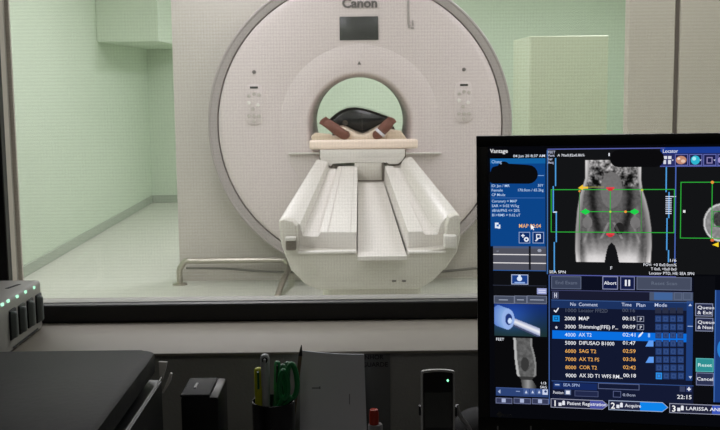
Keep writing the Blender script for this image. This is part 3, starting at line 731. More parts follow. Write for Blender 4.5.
class UI:                                        # one screen area: flat coloured shapes and lettering, in layers a hair apart
    def __init__(s): s.bm = nb(); s.mats = []; s.n = 0
    def mi(s, h):
        m = em(h)
        if m not in s.mats: s.mats.append(m)
        return s.mats.index(m)
    def poly(s, uvs, h, k=1):
        f = s.bm.faces.new([s.bm.verts.new(sp(u, v, .0007 + .00012 * k)) for u, v in uvs]); f.material_index = s.mi(h)
        if f.normal.dot(MN) < 0: f.normal_flip()
        f.normal_update(); return f
    def pts(s, P, h, k=1): return s.poly([uv(*p) for p in P], h, k)
    def rect(s, x0, y0, x1, y1, h, k=1):
        a, b, c = uv(x0, y0), uv(x0, y1), uv(x1, y0)
        s.poly([(a[0], a[1]), (c[0], a[1]), (c[0], b[1]), (a[0], b[1])], h, k)
    def frame(s, x0, y0, x1, y1, h, w=.7, k=2):
        a, b, c = uv(x0, y0), uv(x0, y1), uv(x1, y0); w = w * .00127
        U0, U1, V0, V1 = a[0], c[0], a[1], b[1]
        for q in ((U0, V0, U1, V0 + w), (U0, V1 - w, U1, V1), (U0, V0, U0 + w, V1), (U1 - w, V0, U1, V1)):
            s.poly([(q[0], q[1]), (q[2], q[1]), (q[2], q[3]), (q[0], q[3])], h, k)
    def hl(s, x0, y, x1, h, w=.7, k=2):
        a, c = uv(x0, y), uv(x1, y); w *= .00127 / 2
        s.poly([(a[0], a[1] - w), (c[0], a[1] - w), (c[0], a[1] + w), (a[0], a[1] + w)], h, k)
    def vl(s, x, y0, y1, h, w=.7, k=2):
        a, c = uv(x, y0), uv(x, y1); w *= .00127 / 2
        s.poly([(a[0] - w, a[1]), (a[0] + w, a[1]), (a[0] + w, c[1]), (a[0] - w, c[1])], h, k)
    def disc(s, x, y, rx, ry, h, k=3, n=16):
        a = uv(x, y); q = .00127
        s.poly([(a[0] + rx * q * math.cos(2 * math.pi * i / n), a[1] + ry * q * math.sin(2 * math.pi * i / n)) for i in range(n)], h, k)
    def text(s, t, x, y, h, cap=4.0, align='LEFT', width=None, bold=.012, k=4):   # y = baseline
        a = uv(x, y)
        w = None if width is None else width * .00127
        add_text(s.bm, t, cap * .94 * .00127 / .72, frame_at(a[0], a[1], .0007 + .00012 * k), align, bold * .35, 0, w, s.mi(h), 2)
    def done(s, name, label=None, parent=None):
        o = obj(name, s.bm, s.mats, parent or screen, norm=False)
        if label: o['label'] = label
        return o
def picture(name, x0, y0, x1, y1, fn, step=.6, k=1.0, label=None):
    a, b, c = uv(x0, y0), uv(x0, y1), uv(x1, y0)
    nx, ny = int((x1 - x0) / step), int((y1 - y0) / step)
    bm = nb(); lay = bm.verts.layers.float_color.new('Col'); g = []
    for j in range(ny + 1):
        r = []
        for i in range(nx + 1):
            fx, fy = i / nx, j / ny
            v = bm.verts.new(sp(a[0] + (c[0] - a[0]) * fx, a[1] + (b[1] - a[1]) * fy, .0007 + .00012 * k))
            q = fn(x0 + (x1 - x0) * fx, y0 + (y1 - y0) * fy); v[lay] = (lin(q[0]), lin(q[1]), lin(q[2]), 1); r.append(v)
        g.append(r)
    for j in range(ny):
        for i in range(nx): bm.faces.new((g[j][i], g[j + 1][i], g[j + 1][i + 1], g[j][i + 1]))
    o = obj(name, bm, M['pic'], screen, norm=False)
    if label: o['label'] = label
    return o
def interp(tab, y):
    if y <= tab[0][0]: return tab[0][1]
    for (a, b), (c_, d_) in zip(tab, tab[1:]):
        if y <= c_: return b + (d_ - b) * (y - a) / (c_ - a)
    return tab[-1][1]
def clamp(v, a=0, b=1): return max(a, min(b, v))
def nz(x, y, s, o=0): return noise.noise(Vector((x * s, y * s, o)))
LEFT_ = [(160, 585), (178, 585), (186, 582.5), (195, 579.5), (210, 577), (230, 575.3), (250, 575), (262, 576)]
RIGHT_ = [(160, 642), (180, 642), (190, 643.5), (200, 647), (212, 650), (228, 652.5), (245, 653), (262, 652)]
def pelvis(x, y):
    if y < 160.5 or y > 261.5: return (19, 20, 22)
    l, r = interp(LEFT_, y), interp(RIGHT_, y)
    if x < l or x > r: return (19, 20, 22)
    m = 611.5 + (y - 200) * .02
    g0 = interp([(242, 0), (245, 3.5), (252, 5.5), (262, 7.5)], y)
    if y > 242 and abs(x - m) < g0: return (19, 20, 22)
    e = min(x - l, r - x)
    n = nz(x, y, .35) * .5 + nz(x, y, .8, 3) * .35
    v = 95 + 28 * n
    if y < 187:                                           # bowel
        v = 135 + 120 * nz(x, y, .24, 9) + 70 * nz(x, y, .55, 2) - (y - 160) * 1.2
        for bx, by, rx_, ry_ in ((600, 172, 6, 5), (606, 179, 5, 5), (597, 183, 4, 5), (631, 176, 5, 8)):
            q = ((x - bx) / rx_) ** 2 + ((y - by) / ry_) ** 2
            if q < 1: v -= 70 * (1 - q)
    if ((x - 612) / 11) ** 2 + ((y - 190) / 18) ** 2 < 1: v = 112 + 14 * n     # uterus / bladder
    for s in (-1, 1):
        # dark bands of the iliac bones and vessels
        cx_ = m + s * interp([(172, 14), (195, 19), (215, 17), (232, 12)], y)
        v -= 62 * math.exp(-((x - cx_) / 4.0) ** 2) * clamp((y - 172) / 10) * clamp((236 - y) / 8)
        cx_ = m + s * interp([(205, 27), (220, 22), (232, 24), (244, 29)], y)
        v += 40 * math.exp(-((x - cx_) / 1.5) ** 2) * clamp((y - 205) / 6) * clamp((246 - y) / 6)
        hx_ = m + s * 24
        q = ((x - hx_) / 5) ** 2 + ((y - 222) / 6) ** 2
        if q < 1: v = 118
        # fans of the thigh muscles
        t = abs(x - m)
        if s > 0:
            if y > 222: v += (14 * math.sin(t * .8 + y * .10) - 4) * clamp((y - 222) / 10) * clamp((t - 8) / 6)
            w_ = clamp((y - 236) / 20) * clamp((31 - t) / 7); v = v * (1 - w_) + (196 + 14 * n - abs(t - 17) * 1.2) * w_
    q = ((x - m - 8) / 5) ** 2 + ((y - 228) / 6) ** 2
    if q < 1: v = 35
    q = abs(abs(x - m) - 2.5 - (y - 222) * .5) < 1.3 and 222 < y < 238
    if q: v += 38
    rimw = interp([(160, 4.5), (185, 3.5), (205, 5.5), (230, 6), (262, 5)], y)
    if e < rimw: v = interp([(160, 225), (190, 175), (230, 150), (262, 200)], y) * (.55 + .45 * (1 - abs(e - 1.5) / rimw))
    if y > 250: v += (y - 250) * 3
    v = clamp(v * clamp(e / .8, .4, 1), 12, 225)
    return (v, v * .985, v * .985)
# --- view with the pelvis
U = UI()
U.rect(548, 149.5, 676, 274, '#131416', 0)
U.hl(547.5, 149.2, 665, '#5c64b0', .9); U.hl(549, 274.8, 676, '#585fa8', .9)
U.vl(547.4, 150, 274, '#3f6aa8', 1.2); U.vl(675.8, 166, 263, '#4a66b4', 1.1)
for x, ya, yb2 in ((555.6, 158, 186), (553.3, 186, 212), (556.3, 212, 242), (554.3, 242, 272)): U.vl(x, ya, yb2, '#4f9ee0', 1.2)
for x, ya, yb2 in ((666.3, 167, 192), (669, 192, 218), (667, 218, 250), (668.5, 250, 262)): U.vl(x, ya, yb2, '#4f9ee0', 1.2)
U.hl(553, 212, 557, '#d8e6f4', 1.2)
for i in range(9): U.hl(665.5, 196.5 + i * 2.1, 671.5 if i else 676, '#cfd8ea', .9, 3)
view = U.done('locator_view', 'dark view area with blue profile lines')
picture('pelvis_scan', 572, 160, 656, 262.5, pelvis, .55, 1.5, 'grey coronal scan of a pelvis')
U = UI(); Gn = '#2fae3c'
U.frame(550.8, 189.2, 674.8, 232.2, Gn, .8, 5)
for x in (579.6, 641.5): U.vl(x, 187.5, 232.5, '#3d8f40', .6, 5)
U.vl(610.3, 189, 233, Gn, .8, 5); U.hl(580, 211.5, 634, Gn, .8, 5)
for x in (585.5, 634.5): U.disc(x, 211.6, 4, 2.1, '#1fd04b', 7); U.disc(x, 211.6, 1.5, 3, '#1fd04b', 7)
for y in (188, 234): U.rect(606.3, y - 1, 614.3, y + 1.2, '#e0434a', 7); U.disc(610.3, y + 1.5, 2.5, 1.4, '#c93038', 7)
U.disc(610.3, 211.6, 1.1, 1.1, '#b6d84a', 8); U.disc(625.5, 211.6, 1.3, 1.3, '#f09a3a', 8)
U.pts([(578, 188), (583, 184.5), (583, 186.5), (588, 186.5), (588, 188.5), (583, 188.5), (583, 190)], '#f2c53a', 8); U.hl(588, 187, 604, '#9c9a4a', .6, 7)
U.disc(579.5, 191, 1.1, 1.1, '#e08a3a', 8); U.disc(642, 190, 1.2, 1.2, '#b6c84a', 8)
for cx_ in (0,):
    o_ = []
    for (px, py, rr, t0, t1) in ((618.5, 158.5, 8.6, 90, 270), (655.5, 158.3, 8.6, -90, 90)):
        for i in range(9): t = math.radians(t0 + (t1 - t0) * i / 8); o_.append((px + rr * math.cos(t), py + rr * math.sin(t)))
    U.pts(o_, '#0b0b0d', 9)
U.done('slice_box', 'green slice planning box with red and green handles')
W = '#e9ecf4'
U = UI()
for t, y in (('FEET', 153.3), ('Vant', 156.6), ('Ser', 160.2), ('Acq', 163.6)): U.text(t, 547.8, y, '#cfd4f0', 2.7)
U.text('A 70x0.82x0.86%', 557.5, 156.5, W, 2.7, width=26); U.done('view_caption')
U = UI(); U.text('SEA SPN', 549.2, 273, W, 3.0, width=16); U.done('view_caption')
U = UI(); U.text('F', 610, 269.5, W, 3.6); U.done('view_caption')
U = UI(); U.rect(608.5, 153, 609.7, 156, W, 4); U.done('view_mark')
U = UI()
for t, x, y, w in (('1/6', 676.5, 261.6, 6), ('FOV: +0 0x0.0cm%', 676.5, 266.2, 31), ('T 0x0, +0x0 0x0', 676.5, 270.4, 24), ('Locator PTD, HE: SEA SPN', 694.3, 274.9, 42)): U.text(t, x, y, W, 3.0, 'RIGHT', w)
U.done('view_caption')
# --- axial view at the right, with its tool bar
U = UI()
U.rect(677, 166.5, 760, 274, '#131416', 0)
U.rect(660.5, 147.3, 800, 153.6, '#1c3c92', 2); U.text('Locator', 662.5, 152.8, '#e6eaf6', 3.8, width=14)
U.rect(660.5, 153.8, 800, 166.3, '#2a2f66', 2); U.hl(660, 166.3, 800, '#5a66b2', 1)
for x in (675, 689.2, 703.3, 717.6): U.rect(x, 154.2, x + 13, 165.6, '#1a1d4a', 3); U.frame(x, 154.2, x + 13, 165.6, '#6a70b4', .7, 4)
for x, y, w, h in ((663, 156, 4, 3), (668, 156, 3.4, 3), (663.4, 160, 2.6, 4), (668, 160, 3, 4)): U.rect(x, y, x + w, y + h, '#d9dbe6', 4)
U.disc(681, 160, 5, 4, '#c08a72', 5); U.disc(683, 161, 2, 1.6, '#e4c2b0', 6); U.disc(678.6, 158.6, 1.5, 1.2, '#f0d8c8', 6)
U.disc(695.2, 160, 4.2, 4.4, '#2fb4cf', 5); U.disc(694, 158.6, 1.8, 1.8, '#a8ecf6', 6)
U.frame(706.5, 157, 712.5, 163.5, '#8a80b0', 1, 5); U.disc(721, 160, 3, 3, '#9a92c8', 5)
for x in (672.6, 700.4, 714.4): U.pts([(x - 1.1, 159.5), (x + 1.1, 159.5), (x, 161)], '#c8cce8', 6)
U.rect(683, 210, 685.4, 212.6, '#e6e6e6', 4)
U.done('axial_view', 'dark view area with tool icons above it')
def axial(x, y):
    q = ((x - 722) / 18.5) ** 2 + ((y - 222.5) / 19.3) ** 2
    if q > 1: return (19, 20, 22)
    v = 205 if q > .8 else 135 + 30 * nz(x, y, .3)
    if ((x - 724) / 11) ** 2 + ((y - 219) / 9) ** 2 < 1: v = 62 + 22 * nz(x, y, .5)
    if q > .95: v = 130
    return (v, v, v)
picture('axial_scan', 701, 202, 745, 242, axial, .7, 1.5, 'pale round axial scan')
U = UI()
U.frame(680.5, 181.8, 770, 238.3, Gn, .8, 5); U.vl(712.2, 182, 240, Gn, .8, 5); U.frame(712.8, 211, 735, 226.5, '#2f8f3c', .7, 5)
U.disc(712.2, 182.2, 1.5, 1.5, '#e8963a', 7); U.disc(712.2, 240, 1.8, 1.5, '#d86a3a', 7); U.pts([(712, 244.6), (718.5, 242), (718.5, 247)], '#f4d42a', 7)
U.done('axial_box', 'green planning box on the axial view')
# --- patient panel
U = UI()
U.text('Vantage', 490.2, 152.9, '#f4f4f6', 4.4, width=17.5, bold=.02)
U.text('04 Jun 20 8:37 AM', 545.3, 157, '#dfe6f6', 2.9, 'RIGHT', 31)
U.rect(490.2, 158.6, 545.5, 246, '#0c4488', 1); U.rect(490.2, 158.6, 545.5, 163.8, '#1260a2', 2)
U.text('Chang', 491.5, 163.2, '#a9c8ee', 3.4, width=10)
bl = []
for (cx_, cy_, r_, t0, t1) in ((528.5, 174.3, 9.4, -90, 90), (494, 177, 6.5, 90, 200), (496, 171, 5, 180, 235), (504, 167.6, 6.2, 200, 320)):
    for i in range(9):
        t = math.radians(t0 + (t1 - t0) * i / 8); bl.append((cx_ + r_ * math.cos(t), cy_ + r_ * math.sin(t)))
U.pts(bl, '#0b0b0d', 3)
U.hl(538, 175.5, 544, '#86aede', .6, 3)
Lb = '#bcd6f6'
for t, y in (('ID: Jan / MR', 187), ('Female', 191.4), ('CP Mode', 196), ('Coronary = MAP', 202.3), ('SAR = 0.02 W/kg', 207), ('dB/dt/PNS <= 20%', 211.6), ('B1+RMS = 0.62 uT', 216.2)):
    U.text(t, 491.4 + (y - 187) * .02, y, Lb, 2.9, width={'ID: Jan / MR': 18, 'Female': 11, 'CP Mode': 13.5, 'Coronary = MAP': 25, 'SAR = 0.02 W/kg': 27, 'dB/dt/PNS <= 20%': 27.5, 'B1+RMS = 0.62 uT': 28}[t])
U.text('30Y', 543.5, 186.6, Lb, 2.9, 'RIGHT', 5.5); U.text('170.0cm / 65.2kg', 543.6, 191.2, Lb, 2.9, 'RIGHT', 25)
U.hl(491.5, 197.9, 544.5, '#3d6cb0', .6)
U.rect(495, 222.5, 498.6, 228, '#dfe9f8', 4); U.rect(497.6, 224.5, 500.4, 228.4, '#dfe9f8', 4); U.rect(496.6, 224.4, 499, 226.4, '#3d6cb0', 5)
U.text('MAP 00:04', 518.8, 227.6, '#f0b876', 4.2, width=21.5, bold=.02); U.pts([(531, 224.4), (531, 229.6), (532.3, 228.3), (533.4, 230), (534.2, 229.6), (533.2, 227.8), (534.8, 227.6)], '#ffffff', 7)
U.done('patient_panel', 'blue panel of patient details')
for x, kind in ((518.8, 0), (532.6, 1)):
    U = UI(); U.rect(x, 231.8, x + 11.4, 243.2, '#0b2c66', 3); U.frame(x, 231.8, x + 11.4, 243.2, '#8fa4cc', .7, 4)
    if kind == 0:
        U.hl(x + 2.4, 235.5, x + 6, '#e8eefa', 1, 5); U.vl(x + 4.2, 233.8, 237.4, '#e8eefa', 1, 5); U.disc(x + 7.6, 239.3, 2.4, 2.4, '#e8eefa', 5); U.disc(x + 7.6, 239.3, 1, 1, '#0b2c66', 6)
    else:
        U.frame(x + 3.6, 234, x + 8.2, 238.6, '#e8eefa', .9, 5); U.pts([(x + 2.4, 240.6), (x + 5, 238), (x + 6, 239), (x + 3.6, 241.2)], '#e8eefa', 5)
    U.done('icon_button')
U = UI(); U.rect(493.2, 246, 546, 269.6, '#50515c', 2)
U.rect(493.2, 246, 546, 248, '#4a5878', 3)
for y in (254.2, 262.6): U.hl(493.4, y, 546, '#e2dfe0', 1.0, 4)
U.rect(528.8, 246, 530.8, 269.6, '#15161c', 5); U.text('-x', 496, 251.8, '#8d93a4', 2.6); U.disc(539.5, 250.4, 2, 1.6, '#9a9fae', 4)
U.hl(493.2, 270, 546, '#2e5a9c', .8, 4)
U.done('timing_chart', 'grey chart strip with two white lines')
U = UI(); U.rect(493.5, 270.6, 547, 295.4, '#0e0f13', 1); U.rect(511.3, 274.2, 528.3, 284.2, '#1b3f86', 3); U.frame(511.3, 274.2, 528.3, 284.2, '#a9b6d4', .8, 4)
U.disc(519.6, 278.6, 2.6, 2.4, '#dce8fa', 5); U.disc(519.6, 275.8, 1.3, 1.3, '#dce8fa', 5); U.hl(514.6, 282.4, 525, '#8fb0e8', 1.4, 5)
U.hl(493, 285, 546.5, '#2d3243', .7, 3); U.rect(537, 288, 546.6, 294, '#98a0d0', 3); U.hl(538.5, 290, 545.6, '#e6e8fa', .7, 4); U.hl(538.5, 292, 545.6, '#e6e8fa', .7, 4)
U.rect(494, 295.4, 546.8, 303.2, '#464d60', 3); U.frame(494, 295.4, 514.5, 303.2, '#737a90', .6, 4); U.frame(514.5, 295.4, 527, 303.2, '#737a90', .6, 4); U.frame(527, 295.4, 546.8, 303.2, '#737a90', .6, 4)
for x, w in ((499, 9), (517, 7), (530, 14)): U.hl(x, 299.6, x + w, '#9aa2b6', .9, 5)
U.done('person_tab', 'dark strip with blue figure button')
def thumb(x, y):
    t = clamp((y - 303) / 34)
    c_ = [18 + 12 * t, 44 + 6 * t, 112 - 66 * t]
    g = math.exp(-((x - 512) / 20) ** 2 - ((y - 316) / 14) ** 2); c_ = [c_[0] + 18 * g, c_[1] + 34 * g, c_[2] + 70 * g]
    # table
    k = (x - 511) / 29.0
    if 0 < k < 1.0:
        yc = 319.5 + k * 11.5; hw = 3.2 + .6 * k
        if abs(y - yc) < hw: w = 1 - abs(y - yc) / hw; c_ = [150 + 90 * w, 160 + 80 * w, 195 + 50 * w]
        elif 0 < y - yc - hw < 1.8: c_ = [70, 78, 110]
    for ox in (0, 1, 2, 3, 4, 5, 6):
        q = ((x - (498.5 + ox * 1.5)) / 6.5) ** 2 + ((y - (315.5 + ox * .5)) / 10.5) ** 2
        if q < 1: c_ = [95 + 7 * ox, 130 + 7 * ox, 205 + 3 * ox]
    q = ((x - 508.2) / 6.3) ** 2 + ((y - 318.6) / 10.2) ** 2
    if q < 1: c_ = [150, 178, 232]
    q = ((x - 508.8) / 3.6) ** 2 + ((y - 318.8) / 5.8) ** 2
    if q < 1: c_ = [34, 56, 120]
    q = ((x - 510) / 2) ** 2 + ((y - 320.5) / 2.8) ** 2
    if q < 1: c_ = [205, 225, 255]
    return c_
picture('table_thumbnail', 494.3, 303.4, 547, 335.4, thumb, .6, 1.5, 'blue picture of a scanner with its table')
SL_ = [(337, 513.5), (345, 514), (360, 515), (374, 517), (378, 521), (390, 523)]
SRT = [(337, 532), (345, 532.5), (354, 535), (364, 536.6), (374, 536), (378, 532), (384, 536), (390, 537)]
def sagittal(x, y):
    if y < 337.5: return (10, 10, 12)
    l, r = interp(SL_, y), interp(SRT, y)
    if x < l or x > r: return (9, 9, 11)
    e = min(x - l, r - x); v = 92 + 22 * nz(x, y, .3, 4) + 12 * nz(x, y, .8)
    if x - l < 2.6: v = 190 - 20 * abs(x - l - 1)
    if r - x < 1.8: v = 135
    if ((x - 525) / 4) ** 2 + ((y - 363) / 7) ** 2 < 1: v = 55
    if 375 < y < 378.5: v = 55
    if y > 378.5: v = 150 - 12 * abs(x - 528)
    return (clamp(v, 12, 220),) * 3
picture('sagittal_scan', 494.6, 336.2, 548.4, 390, sagittal, .65, 1.2, 'small grey side scan of a torso')
U = UI()
U.text('FEET', 496, 340.2, W, 3.0, width=8, bold=.02); U.done('view_caption'); U = UI(); U.text('1/3', 546.6, 384.2, W, 2.8, 'RIGHT', 5); U.text('SAG', 547, 388.2, W, 2.8, 'RIGHT', 6.5)
U.rect(496, 387.2, 548, 395.2, '#2c4274', 4); U.hl(496, 387.2, 548, '#41568c', .7, 5)
U.pts([(500.5, 389), (498, 391.2), (500.5, 393.4)], '#aab8d8', 6)
for x in (523.5, 530, 536.5): U.rect(x, 388.6, x + 5.4, 394.2, '#455c92', 5); U.pts([(x + 1.5, 393), (x + 4, 393), (x + 2.7, 390)], '#c8d2ea', 6)
U.rect(542.5, 388.8, 547.8, 394.4, '#c9d2ec', 5); U.disc(545.6, 391.2, 1.3, 1.3, '#2c4274', 6); U.hl(516, 391, 520, '#8fa0c8', .8, 5)
U.done('picture_toolbar')
for x0, x1, y in ((495.8, 512.3, 397.2), (513.7, 531, 397.5), (532, 548.8, 398)):
    U = UI(); U.rect(x0, y, x1, y + 5.8, '#363b58', 3); U.frame(x0, y, x1, y + 5.8, '#6a7192', .7, 4); U.rect((x0 + x1) / 2 - 2.3, y + 1, (x0 + x1) / 2 + 1.7, y + 4.8, '#a8b2d2', 5)
    U.done('small_button')
# --- queue table
U = UI()
U.rect(549.2, 275.4, 693.5, 400, '#0d1020', 0); U.vl(549.2, 275, 404, '#3d5a96', 1.1)
U.hl(551, 290, 693, '#454a74', .7); U.rect(551.3, 290.6, 693, 299.6, '#1a1c30', 1)
U.rect(552.5, 291.6, 558.5, 298.4, '#23284a', 3); U.frame(552.5, 291.6, 558.5, 298.4, '#5a6080', .5, 4); U.vl(554.6, 292.6, 297.4, '#c4c8d8', .9, 5); U.vl(556.6, 292.6, 297.4, '#c4c8d8', .9, 5); U.hl(554.6, 295, 556.6, '#c4c8d8', .8, 5)
U.rect(649.5, 291.8, 693, 300.4, '#4b566e', 3); U.rect(654, 292.2, 672.5, 299.6, '#41649a', 4); U.frame(674, 292.2, 682, 299.6, '#5f6a84', .6, 5); U.frame(683, 292.2, 691.5, 299.6, '#5f6a84', .6, 5)
U.rect(551.3, 299.8, 693.2, 380.4, '#121830', 1); U.rect(551.3, 299.8, 687, 307.6, '#1c3260', 2); U.hl(551.3, 299.8, 693, '#3b5c96', .7, 3)
U.rect(686.7, 300.4, 693.3, 380.4, '#1f3f7c', 3)
U.hl(687.5, 326, 692.6, '#9fb6dc', .8, 4); U.pts([(688.4, 305.8), (691.8, 305.8), (690.1, 303.4)], '#c4d2ec', 5); U.pts([(688.6, 376), (692, 376), (690.3, 378.6)], '#c4d2ec', 5)
U.text('No  Comment', 570, 305.6, '#c9d4ee', 3.8, width=26.5); U.text('Time', 621.5, 306.0, '#c9d4ee', 3.8, width=9.5); U.text('Plan', 636, 306.4, '#c9d4ee', 3.8, width=8.5); U.text('Mode', 654.3, 306.4, '#c9d4ee', 3.8, width=11.5)
rows = [('1000', 'Locator FFE2D', '00:16', '#4f5668'), ('2000', 'MAP', '00:15', '#f0f2f8'), ('3000', 'Shimming(FFE) P...', '00:09', '#f0f2f8'), ('4000', 'AX T2', '02:41', '#cfe6ff'), ('5000', 'DIFUSAO B1000', '01:47', '#f0f2f8'),
        ('6000', 'SAG T2', '02:59', '#f2b25c'), ('7000', 'AX T2 FS', '03:36', '#f2b25c'), ('8000', 'COR T2', '02:42', '#f2b25c'), ('9000', 'AX 3D T1 WFS RM...', '00:18', '#f0f2f8')]
CW = [28, 10, 38, 12.5, 34, 16.5, 19.5, 17, 42]
for i, (a_, b_, c_, h) in enumerate(rows):
    y = 311.8 + i * 8.13; x = 564.4 + i * .12
    if i == 3: U.rect(552.3, y - 6.1, 686.5, y + 2.2, '#0a6fe0', 3)
    U.text(a_, x, y, h, 4.0, width=10.6, bold=.02); U.text(b_, x + 14, y, h, 4.0, width=CW[i], bold=.02); U.text(c_, x + 57.7, y, h, 4.0, width=12.2, bold=.02)
    for k in range(4):
        xx = 655 + k * 7.3 + i * .1
        if i: U.rect(xx, y - 5.0 + .4, xx + 6.2, y + 1.6 + .4, '#263f74' if not (i == 8 and k == 0) else '#2a8fe8', 4); U.frame(xx + 1.2, y - 3.2, xx + 5, y + .8, '#3a5488', .6, 5)
        else: U.rect(xx, y - 4.4, xx + 6.2, y + 1.4, '#2a3046', 4)
    if i in (1, 2): U.frame(636.8, y - 4, 644, y + 1.6, '#8a90a4', .6, 4); U.text('P', 639.6, y + .5, W, 3.2)
    if i in (4, 6): U.pts([(645 + .1 * i, y + 2), (648.4 + .1 * i, y - 4), (653 + .1 * i, y - 4), (653 + .1 * i, y + 2)], '#5f9cf0', 4)
    if i == 3: U.pts([(638, y + 1), (639, y - 1.6), (642.4, y - 4.6), (643.2, y - 3.8), (640.4, y)], '#e8f2ff', 5); U.rect(648, y - 3, 650, y + .8, '#9cc8ff', 5)
U.pts([(553.6, 310.6), (554.6, 309.6), (555.8, 311), (558.2, 307.4), (559, 308), (556, 312.6)], '#eef2fa', 4)
U.rect(552.8, 315.2, 559.6, 321.2, '#1a8fe0', 4); U.frame(554.4, 316.6, 558, 319.8, '#0c3c74', .7, 5); U.disc(556.4, 327.2, 1.1, 1.3, '#cfd4e0', 4)
U.hl(551.6, 380.6, 693.4, '#33508c', .8, 3)
U.rect(551.6, 381, 693.4, 398.6, '#141a34', 1); U.rect(553, 382, 597, 388.6, '#16295e', 2); U.rect(554.2, 382.4, 560.4, 386.4, '#24427e', 3); U.hl(555, 384.4, 559.4, '#c0cce8', 1, 4); U.text('SEA SPN', 563, 385.9, '#a9bce0', 3.2, width=16)
U.frame(598, 382.6, 639.4, 388.6, '#5a6488', .7, 3)
U.text('Position', 553, 393.4, '#e4e8f2', 3.3, width=10); U.rect(564.6, 389.4, 571, 394.6, '#5a6a90', 3); U.rect(566, 390.4, 569.8, 393.8, '#e4e8f2', 4)
U.rect(574.6, 390.2, 598.4, 396, '#22294a', 3); U.frame(574.6, 390.2, 598.4, 396, '#4d567a', .6, 4); U.frame(613, 390.6, 621, 397, '#59628a', .6, 4); U.text('0.0cm', 622.6, 395.8, '#aeb6d0', 3.0, width=12)
U.rect(679.6, 386, 685, 391.4, '#39405e', 3); U.rect(686, 386, 691.6, 391.6, '#2f3a6a', 3); U.hl(687, 388.8, 690.8, '#f4f6fc', 1, 5); U.vl(688.9, 386.9, 390.7, '#f4f6fc', 1, 5)
U.text('22:15', 691.8, 399.0, '#eef0f6', 4.4, 'RIGHT', 13.6, bold=.02)
U.done('queue_table', 'dark blue list of scan steps with one row highlighted')
def button(x0, y0, x1, y1, fill, edge_, lines, colr, cap=3.6, width=None):
    U = UI(); U.rect(x0, y0, x1, y1, fill, 3); U.frame(x0, y0, x1, y1, edge_, .8, 4); n = len(lines)
    for i, t in enumerate(lines):
        U.text(t, x0 + 2.0 if n > 1 else (x0 + x1) / 2, (y0 + y1) / 2 + cap / 2 + (i - (n - 1) / 2) * (cap + 1.6), colr, cap, 'LEFT' if n > 1 else 'CENTER', width[i] if width else None, bold=.02)
    return U
button(551.2, 275.8, 581.3, 288.6, '#3a4258', '#5c657e', ['End Exam'], '#626b80', 3.8, [21]).done('push_button')
button(602.4, 276.0, 618.0, 289.2, '#141c44', '#8a8fb0', ['Abort'], '#f0f2fa', 3.8, [12]).done('push_button')
U = button(620.2, 276.2, 634.8, 289.6, '#141c44', '#767ca0', [], W); U.rect(624.9, 279.6, 626.7, 285.8, W, 5); U.rect(628.3, 279.6, 630.1, 285.8, W, 5); U.done('push_button')
button(636.6, 276.4, 691.6, 289.6, '#454c60', '#646c84', ['Reset Scan'], '#646d80', 3.6, [24]).done('push_button')
button(695.2, 303, 713, 316, '#252a48', '#8088a4', ['Queue', '& Exit'], '#eef0f8', 3.5, [15.5, 13.5]).done('push_button')
button(695.4, 317.4, 713.2, 331, '#252a48', '#8088a4', ['Queue', '& Next'], '#eef0f8', 3.5, [15.5, 14.5]).done('push_button')
tag(button(695.8, 357.8, 713.6, 371.4, '#2f8f92', '#5cb4b4', ['Reset'], '#d8f2f2', 3.6, [13]).done('push_button'), 'teal reset button')
button(696, 372.2, 713.8, 385, '#2c3250', '#70789a', ['Cancel'], '#eef0f8', 3.6, [15]).done('push_button')
U = UI(); U.rect(694.2, 276, 715.2, 402, '#0c0d12', 0); U.rect(715.5, 290, 800, 402, '#1b3c7e', 1); U.vl(715.6, 290, 402, '#3f6ab0', 1, 2); U.disc(722, 349, 4.5, 9, '#2a7fd0', 3); U.done('side_strip', 'blue strip at the edge of the screen')
def tab(x0, y0, x1, h_, num, txt, tw, fill, edge_, right=None):
    U = UI(); a = uv(x0, y0); c = uv(x1, y0); b = uv(x0, y0 + h_); m = (a[1] + b[1]) / 2; e = .006
    U.poly([(a[0] - .0008, a[1] - .0008), (c[0] - e, a[1] - .0008), (c[0] + .001, m), (c[0] - e, b[1] + .0008), (a[0] - .0008, b[1] + .0008)], edge_, 2)
    U.poly([(a[0], a[1]), (c[0] - e, a[1]), (c[0], m), (c[0] - e, b[1]), (a[0], b[1])], fill, 3)
    if right: q = uv(right[0], y0); U.poly([(q[0], a[1]), (c[0] - e, a[1]), (c[0], m), (c[0] - e, b[1]), (q[0], b[1])], right[1], 4)
    U.text(num, x0 + 1.5, y0 + h_ - .9, '#ffffff', 6.6, bold=.03, k=6)
    q = x0 + 7.2; U.rect(q, y0 + h_ * .45, q + 3, y0 + h_ * .85, '#e6e8f0', 6); U.disc(q + 5, y0 + h_ * .38, 1.4, 1.6, '#e6e8f0', 6); U.rect(q + 3.6, y0 + h_ * .5, q + 6.4, y0 + h_ * .75, '#e6e8f0', 6)
    U.text(txt, x0 + 15.6, y0 + h_ * .72, '#f0f2fa', 3.7, width=tw, bold=.02, k=6); return U.done('step_tab')
tab(551.4, 398.8, 607.5, 7.8, '1', 'Patient Registration', 38, '#23253c', '#9ca0b4', (590, '#4b52a0'))
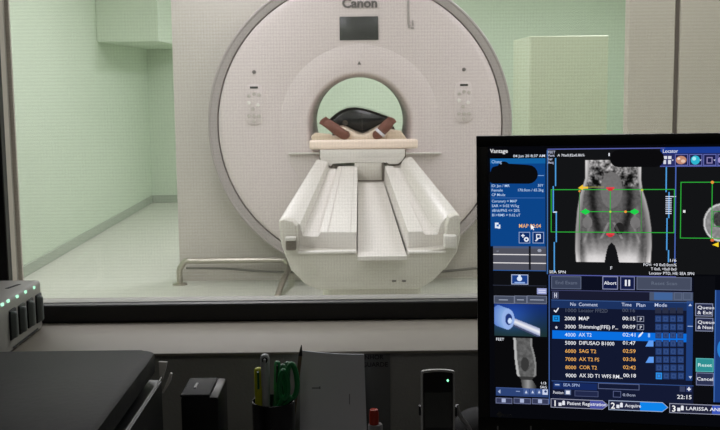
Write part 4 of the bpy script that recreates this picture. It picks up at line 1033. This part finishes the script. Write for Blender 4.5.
tab(609.2, 400.6, 667.5, 8.4, '2', 'Acquire', 15.5, '#262a44', '#a4b4d0', (640, '#0f84ea'))
tab(670, 403.6, 740, 8.4, '3', 'LARISSA ANNE', 38, '#23253c', '#9ca0b4', (712, '#3a55b8'))

# ------------------------------------------------------------------ light
def area(name, loc, sx, sy, power, colr=(1, 1, 1), rot=(0, 0, 0)):
    l = bpy.data.lights.new(name, 'AREA'); l.shape = 'RECTANGLE'; l.size = sx; l.size_y = sy; l.energy = power; l.color = colr
    o = bpy.data.objects.new(name, l); col.objects.link(o); o.location = loc; o.rotation_euler = rot; return o
cw = (1.0, .98, 1.06)
for x, y, p_ in ((-1.5, 3.1, 40), (.4, 2.7, 12), (1.8, 2.7, 10), (-1.1, 4.9, 14), (1.3, 4.6, 14), (-.9, 6.2, 15), (1.7, 6.2, 24), (-.7, 7.6, 46), (1.4, 8.4, 15), (.2, 10.3, 46), (2.5, 10.0, 28)):
    area('ceiling_lamp', (x, y, 2.72), .6, 1.2, p_, cw)
area('dimmed_lamp', (-.2, -.4, 2.72), .6, 1.2, 4.0, (1, .96, .9))
w = bpy.data.worlds.new('World'); sc.world = w; w.use_nodes = True
w.node_tree.nodes['Background'].inputs[0].default_value = (.5, .5, .5, 1); w.node_tree.nodes['Background'].inputs[1].default_value = .01

# ------------------------------------------------------------------ camera and view
cd = bpy.data.cameras.new('Camera'); cam = bpy.data.objects.new('Camera', cd); col.objects.link(cam)
cd.sensor_fit = 'HORIZONTAL'; cd.sensor_width = 36; cd.lens = F / 720 * 36; cd.clip_start = .05
m3 = Matrix((CR, CU, -_f)).transposed(); cam.matrix_world = Matrix.Translation(CAM) @ m3.to_4x4()
sc.camera = cam
vs = sc.view_settings; vs.view_transform = 'Standard'; vs.look = 'None'; vs.exposure = 0; vs.gamma = 1; vs.use_curve_mapping = False
sc.cycles.use_denoising = True
sc.cycles.max_bounces = 8; sc.cycles.diffuse_bounces = 5; sc.cycles.transparent_max_bounces = 16
